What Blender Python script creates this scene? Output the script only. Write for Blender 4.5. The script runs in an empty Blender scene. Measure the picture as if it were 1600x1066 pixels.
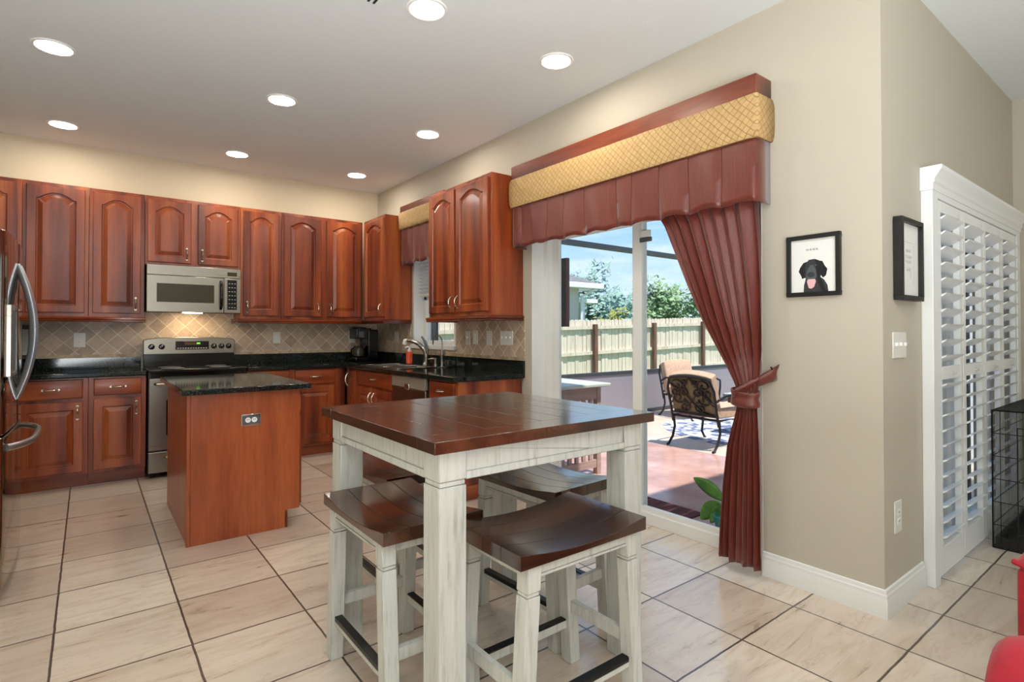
import bpy, bmesh, math, random
from mathutils import Vector, Matrix
random.seed(7)
scene = bpy.context.scene
COL = scene.collection
PI = math.pi

# ------------------------------------------------------------------ camera, sky, sun, exposure
cam_d = bpy.data.cameras.new('camera'); cam = bpy.data.objects.new('camera', cam_d); COL.objects.link(cam)
cam_d.sensor_width = 36.0; cam_d.lens = 855.8255 / 1600 * 36.0
cam_d.shift_y = -(533 - 509.8932) / 1600
cam_d.clip_start = 0.02; cam_d.clip_end = 300
cam.location = (0, 0, 1.239); cam.rotation_euler = (PI / 2 + 0.0113, 0, -0.6585)
scene.camera = cam
vs = scene.view_settings
vs.view_transform = 'Standard'; vs.look = 'None'; vs.gamma = 1.0; vs.use_curve_mapping = False
vs.exposure = 0.12

SKY = 1.3
LAMP = 105.0
world = bpy.data.worlds.new('world'); scene.world = world; world.use_nodes = True
nt = world.node_tree; nt.nodes.clear()
def N(nt, t, **kw):
    n = nt.nodes.new(t)
    for k, v in kw.items():
        if k == 'ins':
            for i, x in v.items(): n.inputs[i].default_value = x
        else: setattr(n, k, v)
    return n
def L(nt, a, ao, b, bi): nt.links.new(a.outputs[ao], b.inputs[bi])
def ramp(nt, stops, interp='LINEAR'):
    r = nt.nodes.new('ShaderNodeValToRGB'); cr = r.color_ramp; cr.interpolation = interp
    while len(cr.elements) < len(stops): cr.elements.new(0.5)
    for e, (p, c) in zip(cr.elements, stops): e.position = p; e.color = c
    return r
def lin(c):
    return tuple(((v / 255) / 12.92 if v / 255 <= .04045 else ((v / 255 + .055) / 1.055) ** 2.4) for v in c) + (1.0,)
tc = N(nt, 'ShaderNodeTexCoord'); sep = N(nt, 'ShaderNodeSeparateXYZ'); L(nt, tc, 'Generated', sep, 0)
sk = ramp(nt, [(0.0, lin((205, 225, 240))), (0.06, lin((196, 220, 242))), (0.2, lin((150, 195, 238))), (0.6, lin((110, 160, 220))), (1.0, lin((90, 140, 205)))])
L(nt, sep, 'Z', sk, 0)
mp = N(nt, 'ShaderNodeMapping', ins={'Scale': (1.5, 1.5, 7.0)}); L(nt, tc, 'Generated', mp, 0)
nz = N(nt, 'ShaderNodeTexNoise', ins={'Scale': 3.0, 'Detail': 6.0, 'Roughness': .6}); L(nt, mp, 0, nz, 'Vector')
cl = ramp(nt, [(.48, (0, 0, 0, 1)), (.75, (.75, .75, .75, 1))]); L(nt, nz, 'Fac', cl, 0)
mx = N(nt, 'ShaderNodeMixRGB', ins={'Color2': lin((236, 240, 246))}); L(nt, cl, 0, mx, 0); L(nt, sk, 0, mx, 1)
bg = N(nt, 'ShaderNodeBackground', ins={'Strength': SKY}); L(nt, mx, 0, bg, 0)
wo = N(nt, 'ShaderNodeOutputWorld'); L(nt, bg, 0, wo, 0)

sun_d = bpy.data.lights.new('sun', 'SUN'); sun = bpy.data.objects.new('sun', sun_d); COL.objects.link(sun)
sun_d.energy = 6.5; sun_d.angle = 0.02; sun_d.color = (1, .93, .84)
sun.rotation_euler = Vector((0.0, 0.36, -0.93)).to_track_quat('-Z', 'Y').to_euler()

# unseen fill light added behind the camera, aimed up to brighten the ceiling
def area(name, loc, aim, sx, sy, power, col):
    d = bpy.data.lights.new(name, 'AREA'); d.shape = 'RECTANGLE'; d.size = sx; d.size_y = sy; d.energy = power; d.color = col
    o = bpy.data.objects.new(name, d); COL.objects.link(o); o.location = loc
    o.rotation_euler = (Vector(aim) - Vector(loc)).to_track_quat('-Z', 'Y').to_euler(); return o
area('ceiling_fill', (-.5, -1.3, .75), (-.6, -1.2, 2.75), 2.4, 2.4, 380, (.93, .97, 1))

# ------------------------------------------------------------------ helpers
ORIG = {}
class MB:
    def __init__(s): s.v = []; s.f = []
    def add(s, vs, fs):
        b = len(s.v); s.v += [tuple(p) for p in vs]; s.f += [tuple(b + i for i in f) for f in fs]; return s
    def box(s, x0, x1, y0, y1, z0, z1):
        x0, x1 = sorted((x0, x1)); y0, y1 = sorted((y0, y1)); z0, z1 = sorted((z0, z1))
        return s.add([(x0, y0, z0), (x1, y0, z0), (x1, y1, z0), (x0, y1, z0), (x0, y0, z1), (x1, y0, z1), (x1, y1, z1), (x0, y1, z1)],
                     [(0, 3, 2, 1), (4, 5, 6, 7), (0, 1, 5, 4), (1, 2, 6, 5), (2, 3, 7, 6), (3, 0, 4, 7)])
    def hexa(s, bot, top):
        return s.add(list(bot) + list(top), [(0, 3, 2, 1), (4, 5, 6, 7), (0, 1, 5, 4), (1, 2, 6, 5), (2, 3, 7, 6), (3, 0, 4, 7)])
    def prism(s, pts, off):
        n = len(pts); o = Vector(off)
        vs = [Vector(p) for p in pts] + [Vector(p) + o for p in pts]
        return s.add(vs, [tuple(range(n)), tuple(range(2 * n - 1, n - 1, -1))] + [(i, i + n, (i + 1) % n + n, (i + 1) % n) for i in range(n)])
    def grid(s, rows, closed=False):
        n = len(rows[0]); vs = [p for r in rows for p in r]; fs = []
        for i in range(len(rows) - 1):
            for j in range(n if closed else n - 1):
                k = (j + 1) % n; fs.append((i * n + j, i * n + k, (i + 1) * n + k, (i + 1) * n + j))
        return s.add(vs, fs)
    def tube(s, pts, r, n=8, closed=False, flat=1.0):
        pts = [Vector(p) for p in pts]; m = len(pts); rows = []
        rr = r if isinstance(r, (list, tuple)) else [r] * m
        prev = None
        for i in range(m):
            a = pts[(i - 1) % m] if (i > 0 or closed) else pts[0]; b = pts[(i + 1) % m] if (i < m - 1 or closed) else pts[-1]
            t = (b - a).normalized()
            if prev is None:
                u = t.orthogonal().normalized()
                if abs(t.z) < .9: u = t.cross(Vector((0, 0, 1))).normalized()
            else:
                u = (prev - t * prev.dot(t)).normalized()
            prev = u; w = t.cross(u)
            rows.append([pts[i] + (u * math.cos(2 * PI * k / n) + w * math.sin(2 * PI * k / n) * flat) * rr[i] for k in range(n)])
        if closed: rows.append(rows[0])
        s.grid(rows, closed=True)
        if not closed:
            b = len(s.v); s.v += [tuple(p) for p in rows[0]] + [tuple(p) for p in rows[-1]]
            s.f += [tuple(b + i for i in range(n - 1, -1, -1)), tuple(b + n + i for i in range(n))]
        return s
    def lathe(s, c, prof, axis='z', n=20):
        c = Vector(c); rows = []
        for r, h in prof:
            row = []
            for k in range(n):
                a = 2 * PI * k / n; p, q = r * math.cos(a), r * math.sin(a)
                row.append(c + Vector({'z': (p, q, h), 'x': (h, p, q), 'y': (q, h, p)}[axis]))
            rows.append(row)
        s.grid(rows, closed=True)
        for row, rev in ((rows[0], True), (rows[-1], False)):
            if (row[0] - row[n // 2]).length > 1e-5:
                b = len(s.v); s.v += [tuple(p) for p in row]; s.f.append(tuple(b + i for i in (range(n - 1, -1, -1) if rev else range(n))))
        return s
    def build(s, name, mat, parent=None, bev=0.0, smooth=True, ang=40, solid=0.0, sub=0, segs=2):
        o0 = Vector(ORIG.get(parent.name, (0, 0, 0))) if parent else Vector((0, 0, 0))
        me = bpy.data.meshes.new(name); me.from_pydata([tuple(Vector(p) - o0) for p in s.v], [], s.f)
        bm = bmesh.new(); bm.from_mesh(me); bmesh.ops.remove_doubles(bm, verts=bm.verts, dist=1e-6)
        bmesh.ops.recalc_face_normals(bm, faces=bm.faces); bm.to_mesh(me); bm.free()
        if smooth:
            me.shade_smooth(); me.set_sharp_from_angle(angle=math.radians(ang))
        o = bpy.data.objects.new(name, me); COL.objects.link(o)
        if mat: me.materials.append(mat)
        if parent: o.parent = parent; ORIG[o.name] = tuple(o0)
        if solid: m = o.modifiers.new('solid', 'SOLIDIFY'); m.thickness = solid; m.offset = 0
        if bev: m = o.modifiers.new('bevel', 'BEVEL'); m.width = bev; m.segments = segs; m.limit_method = 'ANGLE'; m.angle_limit = math.radians(50); m.harden_normals = False
        if sub: m = o.modifiers.new('sub', 'SUBSURF'); m.levels = sub; m.render_levels = sub
        return o
def tag(o, label=None, cat=None, group=None, kind=None):
    if label: o['label'] = label
    if cat: o['category'] = cat
    if group: o['group'] = group
    if kind: o['kind'] = kind
    return o
def thing(name, label, cat, loc=(0, 0, 0), group=None):
    o = bpy.data.objects.new(name, None); COL.objects.link(o); o.location = loc; o.empty_display_size = .05
    ORIG[o.name] = tuple(loc); tag(o, label, cat, group); return o
def struct(name, mb, mat, **kw):
    o = mb.build(name, mat, **kw); o['kind'] = 'structure'; return o
def box_part(name, mat, parent, b, bev=.002, **kw): return MB().box(*b).build(name, mat, parent, bev=bev, **kw)
def copy_tree(o, loc, rz, label, parent=None):
    c = o.copy(); COL.objects.link(c)
    if parent: c.parent = parent
    else: c.location = loc; c.rotation_euler = (0, 0, rz); c['label'] = label
    for ch in list(o.children): copy_tree(ch, None, None, None, c)
    return c
def text_mesh(body, size, mat, parent, name, M, depth=.0006):
    cu = bpy.data.curves.new('t', 'FONT'); cu.body = body; cu.size = size; cu.extrude = depth; cu.align_x = 'CENTER'; cu.align_y = 'CENTER'
    ob = bpy.data.objects.new('t', cu); COL.objects.link(ob)
    dg = bpy.context.evaluated_depsgraph_get(); me = bpy.data.meshes.new_from_object(ob.evaluated_get(dg)); bpy.data.objects.remove(ob); bpy.data.curves.remove(cu)
    o0 = Vector(ORIG.get(parent.name, (0, 0, 0)))
    for v in me.vertices: v.co = M @ v.co - o0
    me.materials.clear(); me.materials.append(mat); me.name = name
    o = bpy.data.objects.new(name, me); COL.objects.link(o); o.parent = parent; ORIG[o.name] = tuple(o0); return o

# ------------------------------------------------------------------ materials
def mat(name, col=(200, 200, 200), rough=.5, metal=0.0, **kw):
    m = bpy.data.materials.new(name); m.use_nodes = True; t = m.node_tree; b = t.nodes['Principled BSDF']
    b.inputs['Base Color'].default_value = lin(col); b.inputs['Roughness'].default_value = rough; b.inputs['Metallic'].default_value = metal
    for k, v in kw.items(): b.inputs[k.replace('_', ' ')].default_value = v
    return m
def noise(t, scale=(1, 1, 1), detail=4, rough=.55, coord='Object', off=(0, 0, 0), rnd=False, dist=0.0):
    c = N(t, 'ShaderNodeTexCoord'); m = N(t, 'ShaderNodeMapping', ins={'Scale': scale, 'Location': off})
    if rnd:
        oi = N(t, 'ShaderNodeObjectInfo'); k = N(t, 'ShaderNodeMath', operation='MULTIPLY', ins={1: 37.0}); L(t, oi, 'Random', k, 0)
        a = N(t, 'ShaderNodeVectorMath', operation='ADD'); L(t, c, coord, a, 0); L(t, k, 0, a, 1); L(t, a, 0, m, 0)
    else: L(t, c, coord, m, 0)
    n = N(t, 'ShaderNodeTexNoise', ins={'Scale': 1.0, 'Detail': detail, 'Roughness': rough, 'Distortion': dist}); L(t, m, 0, n, 'Vector'); return n
def bump(t, src, out, strength=.2, dist=.01):
    b = N(t, 'ShaderNodeBump', ins={'Strength': strength, 'Distance': dist}); L(t, src, out, b, 'Height'); L(t, b, 0, t.nodes['Principled BSDF'], 'Normal'); return b
def nmat(name, stops, scale, rough=.5, detail=4, bmp=0, bdist=.01, metal=0, rnd=False, nrough=.55, dist=0.0, **kw):
    m = mat(name, rough=rough, metal=metal, **kw); t = m.node_tree; n = noise(t, scale, detail, nrough, rnd=rnd, dist=dist)
    r = ramp(t, [(p, lin(c)) for p, c in stops]); L(t, n, 'Fac', r, 0); L(t, r, 0, t.nodes['Principled BSDF'], 'Base Color')
    if bmp: bump(t, n, 'Fac', bmp, bdist)
    return m
def wood(name, dark, mid, light, sc, rough=.34, rnd=True, coat=.28):
    m = mat(name, rough=rough, Coat_Weight=coat, Coat_Roughness=.16); t = m.node_tree; B = t.nodes['Principled BSDF']
    big = noise(t, tuple(v * .55 for v in sc), 2, .5, rnd=rnd); fine = noise(t, tuple(v * 7 for v in sc), 5, .6, rnd=rnd, dist=.3)
    r = ramp(t, [(.34, lin(dark)), (.5, lin(mid)), (.68, lin(light))]); L(t, big, 'Fac', r, 0)
    r2 = ramp(t, [(.3, (.62, .62, .62, 1)), (.6, (1, 1, 1, 1))]); L(t, fine, 'Fac', r2, 0)
    x = N(t, 'ShaderNodeMixRGB', blend_type='MULTIPLY', ins={'Fac': .75}); L(t, r, 0, x, 1); L(t, r2, 0, x, 2); L(t, x, 0, B, 'Base Color')
    bump(t, fine, 'Fac', .05, .003); return m
CH = ((96, 36, 13), (143, 62, 26), (174, 92, 44))
M = {}
M['cherry'] = wood('cherry_wood', *CH, (13, 13, .9))
M['cherry_h'] = wood('cherry_wood_cross', *CH, (1.2, 1.2, 14))
M['cherry_panel'] = wood('cherry_veneer', (146, 64, 30), (166, 80, 40), (180, 94, 50), (9, 9, .7))
M['walnut'] = wood('walnut_plank', (44, 22, 13), (70, 38, 23), (98, 58, 36), (9, .8, 9), rough=.2, rnd=False)
M['walnut_seat'] = wood('walnut_seat', (40, 20, 13), (62, 33, 21), (88, 52, 34), (.9, 9, 9), rough=.24)
def groove(m, axis, org, pitch, wid, gate=None):   # dark glue lines between the planks of a board
    t = m.node_tree; B = t.nodes['Principled BSDF']; src = B.inputs['Base Color'].links[0].from_socket
    c = N(t, 'ShaderNodeTexCoord'); sp = N(t, 'ShaderNodeSeparateXYZ'); L(t, c, 'Object', sp, 0)
    a = N(t, 'ShaderNodeMath', operation='MULTIPLY_ADD', ins={1: 1 / pitch, 2: 40 - org / pitch}); L(t, sp, axis, a, 0)
    b = N(t, 'ShaderNodeMath', operation='PINGPONG', ins={1: .5}); L(t, a, 0, b, 0)
    l = N(t, 'ShaderNodeMath', operation='LESS_THAN', ins={1: wid / pitch}); L(t, b, 0, l, 0); last = l
    for ga in gate:
        gate_in = last; ab = N(t, 'ShaderNodeMath', operation='ABSOLUTE'); L(t, sp, ga[0], ab, 0); g = N(t, 'ShaderNodeMath', operation='LESS_THAN', ins={1: ga[1]}); L(t, ab, 0, g, 0)
        mu = N(t, 'ShaderNodeMath', operation='MULTIPLY'); L(t, gate_in, 0, mu, 0); L(t, g, 0, mu, 1); last = mu
    x = N(t, 'ShaderNodeMixRGB', ins={'Color2': lin((14, 8, 6))}); L(t, last, 0, x, 0); t.links.new(src, x.inputs[1]); L(t, x, 0, B, 'Base Color')
    r = N(t, 'ShaderNodeMath', operation='MULTIPLY_ADD', ins={1: .5, 2: .2}); L(t, last, 0, r, 0); L(t, r, 0, B, 'Roughness')
    k = N(t, 'ShaderNodeMath', operation='MULTIPLY_ADD', ins={1: -.9, 2: .9}); L(t, last, 0, k, 0); L(t, k, 0, B, 'Coat Weight')
groove(M['walnut'], 'X', .768 - 1.25, .97 / 8, .0016, (('Y', .364), ('X', .475))); groove(M['walnut_seat'], 'Y', -.186, .093, .0014, (('Y', .18),))
M['granite'] = mat('black_granite', rough=.07, Specular_IOR_Level=.38); t = M['granite'].node_tree
n1 = noise(t, (160, 160, 160), 3, .7); r = ramp(t, [(.45, lin((14, 18, 16))), (.6, lin((28, 38, 33))), (.72, lin((92, 104, 96)))]); L(t, n1, 'Fac', r, 0); L(t, r, 0, t.nodes['Principled BSDF'], 'Base Color')
def paint(name, col, bmp=.12, sc=140, rough=.7):
    m = mat(name, col, rough); n = noise(m.node_tree, (sc, sc, sc), 3, .6); bump(m.node_tree, n, 'Fac', bmp, .006); return m
M['wall'] = paint('wall_paint_beige', (188, 180, 164)); M['wall_k'] = paint('wall_paint_cream', (214, 201, 174))
M['ceil'] = paint('ceiling_paint', (222, 227, 228), .25, 70, .9)
M['trim'] = mat('white_trim_paint', (226, 226, 222), .35)
M['shut'] = mat('white_shutter_paint', (236, 238, 238), .35)
M['white'] = mat('white_plastic', (226, 224, 216), .3); M['bwhite'] = mat('bright_white', (240, 240, 238), .4)
M['black'] = mat('black_gloss', (7, 7, 8), .16); M['blackm'] = mat('black_matte', (20, 20, 21), .45); M['blackmetal'] = mat('black_metal_strip', (22, 23, 24), .35, .4)
def steel(name, col, rough, sc=(1, 1, 120), aniso=.5):
    m = mat(name, col, rough, 1.0); t = m.node_tree; n = noise(t, sc, 2, .5); mr = N(t, 'ShaderNodeMapRange', ins={3: rough * .95, 4: rough * 1.05}); L(t, n, 'Fac', mr, 0); L(t, mr, 0, t.nodes['Principled BSDF'], 'Roughness'); bump(t, n, 'Fac', .003, .001); return m
M['steel'] = steel('brushed_steel', (152, 146, 136), .28); M['steel_f'] = mat('polished_fridge_steel', (168, 158, 146), .07, 1.0)
M['chrome'] = mat('chrome', (215, 215, 215), .12, 1.0); M['nickel'] = mat('brushed_nickel', (205, 195, 178), .22, 1.0); M['faucet'] = mat('faucet_nickel', (150, 146, 138), .28, 1.0)
M['alum'] = mat('satin_aluminium', (176, 180, 186), .3, .9)
# distressed white paint: worn darker edges and streaks
M['distress'] = mat('distressed_white', rough=.5); t = M['distress'].node_tree; B = t.nodes['Principled BSDF']
n1 = noise(t, (60, 60, 5), 5, .65, rnd=True); r = ramp(t, [(.26, lin((168, 165, 154))), (.46, lin((198, 198, 191))), (.7, lin((207, 207, 200)))]); L(t, n1, 'Fac', r, 0)
be = N(t, 'ShaderNodeBevel', samples=6, ins={'Radius': .0045}); ge = N(t, 'ShaderNodeNewGeometry'); dp = N(t, 'ShaderNodeVectorMath', operation='DOT_PRODUCT'); L(t, be, 0, dp, 0); L(t, ge, 'True Normal', dp, 1)
er = ramp(t, [(.82, (1, 1, 1, 1)), (.97, (0, 0, 0, 1))]); L(t, dp, 'Value', er, 0)
n2 = noise(t, (25, 25, 9), 3, .6, rnd=True); mm = N(t, 'ShaderNodeMath', operation='MULTIPLY'); L(t, er, 0, mm, 0); L(t, n2, 'Fac', mm, 1)
m3 = N(t, 'ShaderNodeMath', operation='MULTIPLY', use_clamp=True, ins={1: 2.3}); L(t, mm, 0, m3, 0)
x = N(t, 'ShaderNodeMixRGB', ins={'Color2': lin((74, 62, 50))}); L(t, m3, 0, x, 0); L(t, r, 0, x, 1); L(t, x, 0, B, 'Base Color')
# floor tile
def brick(t, vec, w, h, mort, c1, c2, cm, sm=.15):
    b = N(t, 'ShaderNodeTexBrick', offset=0.0, squash=1.0, ins={'Scale': 1.0, 'Mortar Size': mort, 'Mortar Smooth': sm, 'Brick Width': w, 'Row Height': h, 'Color1': lin(c1), 'Color2': lin(c2), 'Mortar': lin(cm), 'Bias': 0.0})
    L(t, vec[0], vec[1], b, 'Vector'); return b
M['floor'] = mat('stone_floor_tile', rough=.3, Coat_Weight=.7, Coat_Roughness=.14); t = M['floor'].node_tree; B = t.nodes['Principled BSDF']
c = N(t, 'ShaderNodeTexCoord'); mpp = N(t, 'ShaderNodeMapping', ins={'Location': (-(2.531 - 20 * .439) + .0, -(.752 - 20 * .4385), 0)}); L(t, c, 'Object', mpp, 0)
wn = noise(t, (9, 9, 9), 3, .6); wa = N(t, 'ShaderNodeVectorMath', operation='SCALE', ins={'Scale': .007}); ws = N(t, 'ShaderNodeVectorMath', operation='SUBTRACT', ins={1: (.5, .5, .5)}); L(t, wn, 'Color', ws, 0); L(t, ws, 0, wa, 0)
wv = N(t, 'ShaderNodeVectorMath', operation='ADD'); L(t, mpp, 0, wv, 0); L(t, wa, 0, wv, 1)
fb = brick(t, (wv, 0), .439, .4385, .0048, (222, 208, 190), (196, 178, 160), (80, 68, 58), .25)
vn = noise(t, (2.2, 11, 6), 8, .68, dist=1.1); vr = ramp(t, [(.28, (.60, .53, .47, 1)), (.40, (.84, .79, .75, 1)), (.52, (.98, .98, .98, 1)), (.72, (1.08, 1.09, 1.10, 1))]); L(t, vn, 'Fac', vr, 0)
x = N(t, 'ShaderNodeMixRGB', blend_type='MULTIPLY', ins={'Fac': .85}); L(t, fb, 'Color', x, 1); L(t, vr, 0, x, 2)
cn = noise(t, (5, 14, 5), 10, .75, dist=2.0, off=(3, 1, 0)); cr = ramp(t, [(.36, (1, 1, 1, 1)), (.385, (.55, .48, .42, 1)), (.41, (1, 1, 1, 1))]); L(t, cn, 'Fac', cr, 0)
x2 = N(t, 'ShaderNodeMixRGB', blend_type='MULTIPLY', ins={'Fac': .6}); L(t, x, 0, x2, 1); L(t, cr, 0, x2, 2); L(t, x2, 0, B, 'Base Color')
hr = N(t, 'ShaderNodeMath', operation='MULTIPLY_ADD', ins={1: -1.2, 2: 0}); L(t, fb, 'Fac', hr, 0); ha = N(t, 'ShaderNodeMath', operation='MULTIPLY_ADD', ins={1: .55}); L(t, vn, 'Fac', ha, 0); L(t, hr, 0, ha, 2)
bump(t, ha, 0, .35, .004); rr = N(t, 'ShaderNodeMapRange', ins={1: .2, 2: .8, 3: .22, 4: .42}); L(t, vn, 'Fac', rr, 0); L(t, rr, 0, B, 'Roughness')
# diagonal backsplash tile: u=(a+z)/sqrt2, v=(a-z)/sqrt2, a=x+y
def diag(name, size, mort, c1, c2, cm, rough, bs, nsc, namt=.6, axes=None):
    m = mat(name, rough=rough); t = m.node_tree; c = N(t, 'ShaderNodeTexCoord'); s = N(t, 'ShaderNodeSeparateXYZ'); L(t, c, 'Object', s, 0)
    a = N(t, 'ShaderNodeMath', operation='ADD'); L(t, s, 'X', a, 0); L(t, s, 'Y', a, 1)
    cb = N(t, 'ShaderNodeCombineXYZ')
    for i, op in ((0, 'ADD'), (1, 'SUBTRACT')):
        q = N(t, 'ShaderNodeMath', operation=op); L(t, a, 0, q, 0); L(t, s, 'Z', q, 1)
        k = N(t, 'ShaderNodeMath', operation='MULTIPLY_ADD', ins={1: .7071, 2: 20.0}); L(t, q, 0, k, 0); L(t, k, 0, cb, i)
    b = brick(t, (cb, 0), size, size, mort, c1, c2, cm)
    n = noise(t, (nsc, nsc, nsc), 6, .65); r = ramp(t, [(.3, (.7, .68, .66, 1)), (.6, (1.05, 1.05, 1.05, 1))]); L(t, n, 'Fac', r, 0)
    x = N(t, 'ShaderNodeMixRGB', blend_type='MULTIPLY', ins={'Fac': namt}); L(t, b, 'Color', x, 1); L(t, r, 0, x, 2); L(t, x, 0, t.nodes['Principled BSDF'], 'Base Color')
    h = N(t, 'ShaderNodeMath', operation='MULTIPLY_ADD', ins={1: -1.0, 2: 1.0}); L(t, b, 'Fac', h, 0); bump(t, h, 0, bs, .003); return m
M['splash'] = diag('diagonal_stone_tile', .108, .0028, (206, 184, 160), (172, 150, 130), (226, 218, 204), .4, .4, 22)
M['gold'] = diag('gold_diamond_fabric', .03, .0016, (198, 165, 112), (190, 156, 104), (150, 117, 72), .75, .6, 60, .5)
M['border'] = nmat('border_tile', [(.35, (150, 130, 106)), (.65, (192, 172, 144))], (16, 16, 16), .45)
def silk(name, c1, c2):
    m = nmat(name, [(.3, c1), (.7, c2)], (320, 320, 4), .38, 3, Sheen_Weight=.25, Sheen_Roughness=.4); return m
M['silk'] = silk('burgundy_silk', (90, 37, 28), (118, 54, 43)); M['walpad'] = wood('cornice_wood', (70, 28, 18), (116, 50, 30), (140, 72, 44), (10, 1, 10), rnd=False, rough=.28)
M['red'] = nmat('red_velvet', [(.3, (138, 2, 22)), (.7, (172, 6, 36))], (9, 9, 9), .8, 4, Sheen_Weight=.15)
M['glass'] = bpy.data.materials.new('clear_glass'); M['glass'].use_nodes = True; t = M['glass'].node_tree; t.nodes.clear()
tr = N(t, 'ShaderNodeBsdfTransparent', ins={'Color': (.97, .985, .98, 1)}); gl = N(t, 'ShaderNodeBsdfGlossy', ins={'Roughness': .0}); fr = N(t, 'ShaderNodeFresnel'); bf = N(t, 'ShaderNodeNewGeometry'); io = N(t, 'ShaderNodeMath', operation='MULTIPLY_ADD', ins={1: 1 / 1.3 - 1.3, 2: 1.3}); L(t, bf, 'Backfacing', io, 0); L(t, io, 0, fr, 'IOR'); ms = N(t, 'ShaderNodeMixShader'); ou = N(t, 'ShaderNodeOutputMaterial')
L(t, fr, 0, ms, 0); L(t, tr, 0, ms, 1); L(t, gl, 0, ms, 2); L(t, ms, 0, ou, 0)
def emit(name, col, s):
    m = mat(name, (0, 0, 0), .5); b = m.node_tree.nodes['Principled BSDF']; b.inputs['Emission Color'].default_value = lin(col); b.inputs['Emission Strength'].default_value = s; return m
M['lamp'] = emit('downlight_lens', (255, 246, 230), LAMP); M['green'] = emit('green_led', (120, 230, 60), 1.2); M['hoodlamp'] = emit('hood_lamp', (255, 226, 180), 75)
# outdoors
M['deck'] = nmat('red_stained_concrete', [(.3, (166, 122, 112)), (.55, (196, 156, 146)), (.8, (216, 186, 176))], (2.2, 2.2, 2.2), .22, 8, nrough=.65)
M['conc'] = nmat('pale_concrete', [(.3, (186, 172, 156)), (.7, (214, 204, 190))], (2, 2, 2), .4, 6)
M['fence'] = nmat('weathered_cedar', [(.25, (138, 116, 98)), (.42, (218, 203, 184)), (.75, (236, 226, 212))], (14, 14, 1.4), .8, 7, rnd=True, nrough=.65)
M['post'] = nmat('brown_post', [(.3, (96, 66, 54)), (.7, (140, 104, 88))], (18, 18, 2), .8, 5)
M['grass'] = nmat('lawn', [(.3, (70, 96, 44)), (.7, (120, 146, 76))], (6, 6, 6), .9, 6)
M['leafA'] = nmat('leaf_green', [(.3, (104, 138, 98)), (.7, (152, 182, 130))], (1.2, 1.2, 1.2), .6); M['leafB'] = nmat('leaf_blue_green', [(.3, (118, 152, 144)), (.7, (164, 194, 180))], (.8, .8, .8), .7); M['leafC'] = nmat('leaf_yellow_green', [(.3, (110, 120, 52)), (.7, (176, 178, 92))], (1.2, 1.2, 1.2), .6)  # greens A and B paled, so distance haze is mixed into the colour
M['leafP'] = nmat('houseplant_leaf', [(.3, (52, 104, 30)), (.7, (98, 150, 52))], (16, 16, 16), .35, Subsurface_Weight=.0)
M['bark'] = nmat('bark', [(.3, (66, 54, 44)), (.7, (104, 88, 72))], (10, 10, 2), .9)
M['kick'] = mat('grey_violet_panel', (142, 136, 144), .5); M['bronze'] = mat('dark_bronze_aluminium', (52, 58, 62), .5); M['maroon'] = nmat('dark_maroon_panel', [(.3, (44, 22, 26)), (.7, (62, 34, 36))], (6, 6, 2), .6)
M['iron'] = mat('cast_aluminium', (48, 46, 48), .4, .5); M['cush'] = nmat('tan_cushion', [(.3, (186, 152, 128)), (.7, (206, 174, 150))], (30, 30, 30), .85); M['cushback'] = nmat('khaki_cushion_back', [(.3, (118, 112, 82)), (.7, (142, 134, 102))], (30, 30, 30), .85); M['navy'] = mat('navy_cushion', (44, 58, 92), .8)
M['stucco'] = paint('pale_stucco', (206, 202, 192), .3, 60, .85); M['shingle'] = nmat('roof_shingle', [(.3, (92, 96, 100)), (.7, (128, 132, 136))], (5, 5, 12), .85); M['fascia'] = mat('white_fascia', (236, 238, 240), .5)
M['taupe'] = nmat('taupe_wood', [(.3, (150, 128, 122)), (.7, (176, 154, 146))], (3, 3, 20), .6); M['taupetop'] = nmat('grey_green_top', [(.3, (170, 176, 168)), (.7, (208, 214, 208))], (4, 4, 4), .35)
M['terr'] = mat('burgundy_glaze', (104, 34, 32), .35); M['cream'] = mat('cream_base', (214, 206, 188), .6)
M['teal'] = mat('teal_blanket', (40, 140, 130), .9); M['soap'] = mat('orange_soap', (226, 92, 60), .3, Transmission_Weight=.0); M['paper'] = mat('print_paper', (226, 226, 222), .6); M['ink'] = mat('black_ink', (16, 16, 18), .6); M['grey'] = mat('grey_ink', (76, 82, 86), .6); M['dgrey'] = mat('dark_grey_ink', (44, 47, 50), .6); M['pink'] = mat('pink_ink', (226, 176, 180), .6); M['lgrey'] = mat('light_grey_ink', (168, 168, 168), .6)
M['greyplastic'] = mat('grey_dispenser', (84, 86, 92), .6); M['screen'] = mat('oven_glass', (62, 56, 44), .08); M['display'] = mat('amber_display', (64, 50, 20), .15)
M['blind'] = mat('white_blind', (226, 226, 222), .5); M['olive'] = mat('olive_header', (176, 160, 108), .7)

# ------------------------------------------------------------------ room shell
XR, YB, ZC = 2.742, 6.181, 2.900
XO = XR + .2                     # outer face of the patio wall
XL = -1.15; YW = 0.90; XE = 5.24; YF = -4.2
struct('floor', MB().box(XL - .2, XO - .02, YF, YB + .2, -.12, 0).box(XO - .02, XE + .2, YF, YW + .14, -.12, 0), M['floor'], smooth=False)
struct('ceiling', MB().box(XL - .2, XO, YF, YB + .2, ZC, ZC + .2).box(XO, XE + .2, YF, YW + .2, ZC, ZC + .2), M['ceil'], smooth=False)
struct('wall_back', MB().box(XL - .2, XO, YB, YB + .2, 0, ZC), M['wall_k'], smooth=False)
struct('wall_left', MB().box(XL - .2, XL, YF, YB, 0, ZC), M['wall'], smooth=False)
DY0, DY1, DZ = 1.44, 3.29, 2.03      # patio door opening
WY0, WY1, WZ0, WZ1 = 4.41, 5.27, 1.105, 2.3  # kitchen window opening
w = MB()
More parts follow.
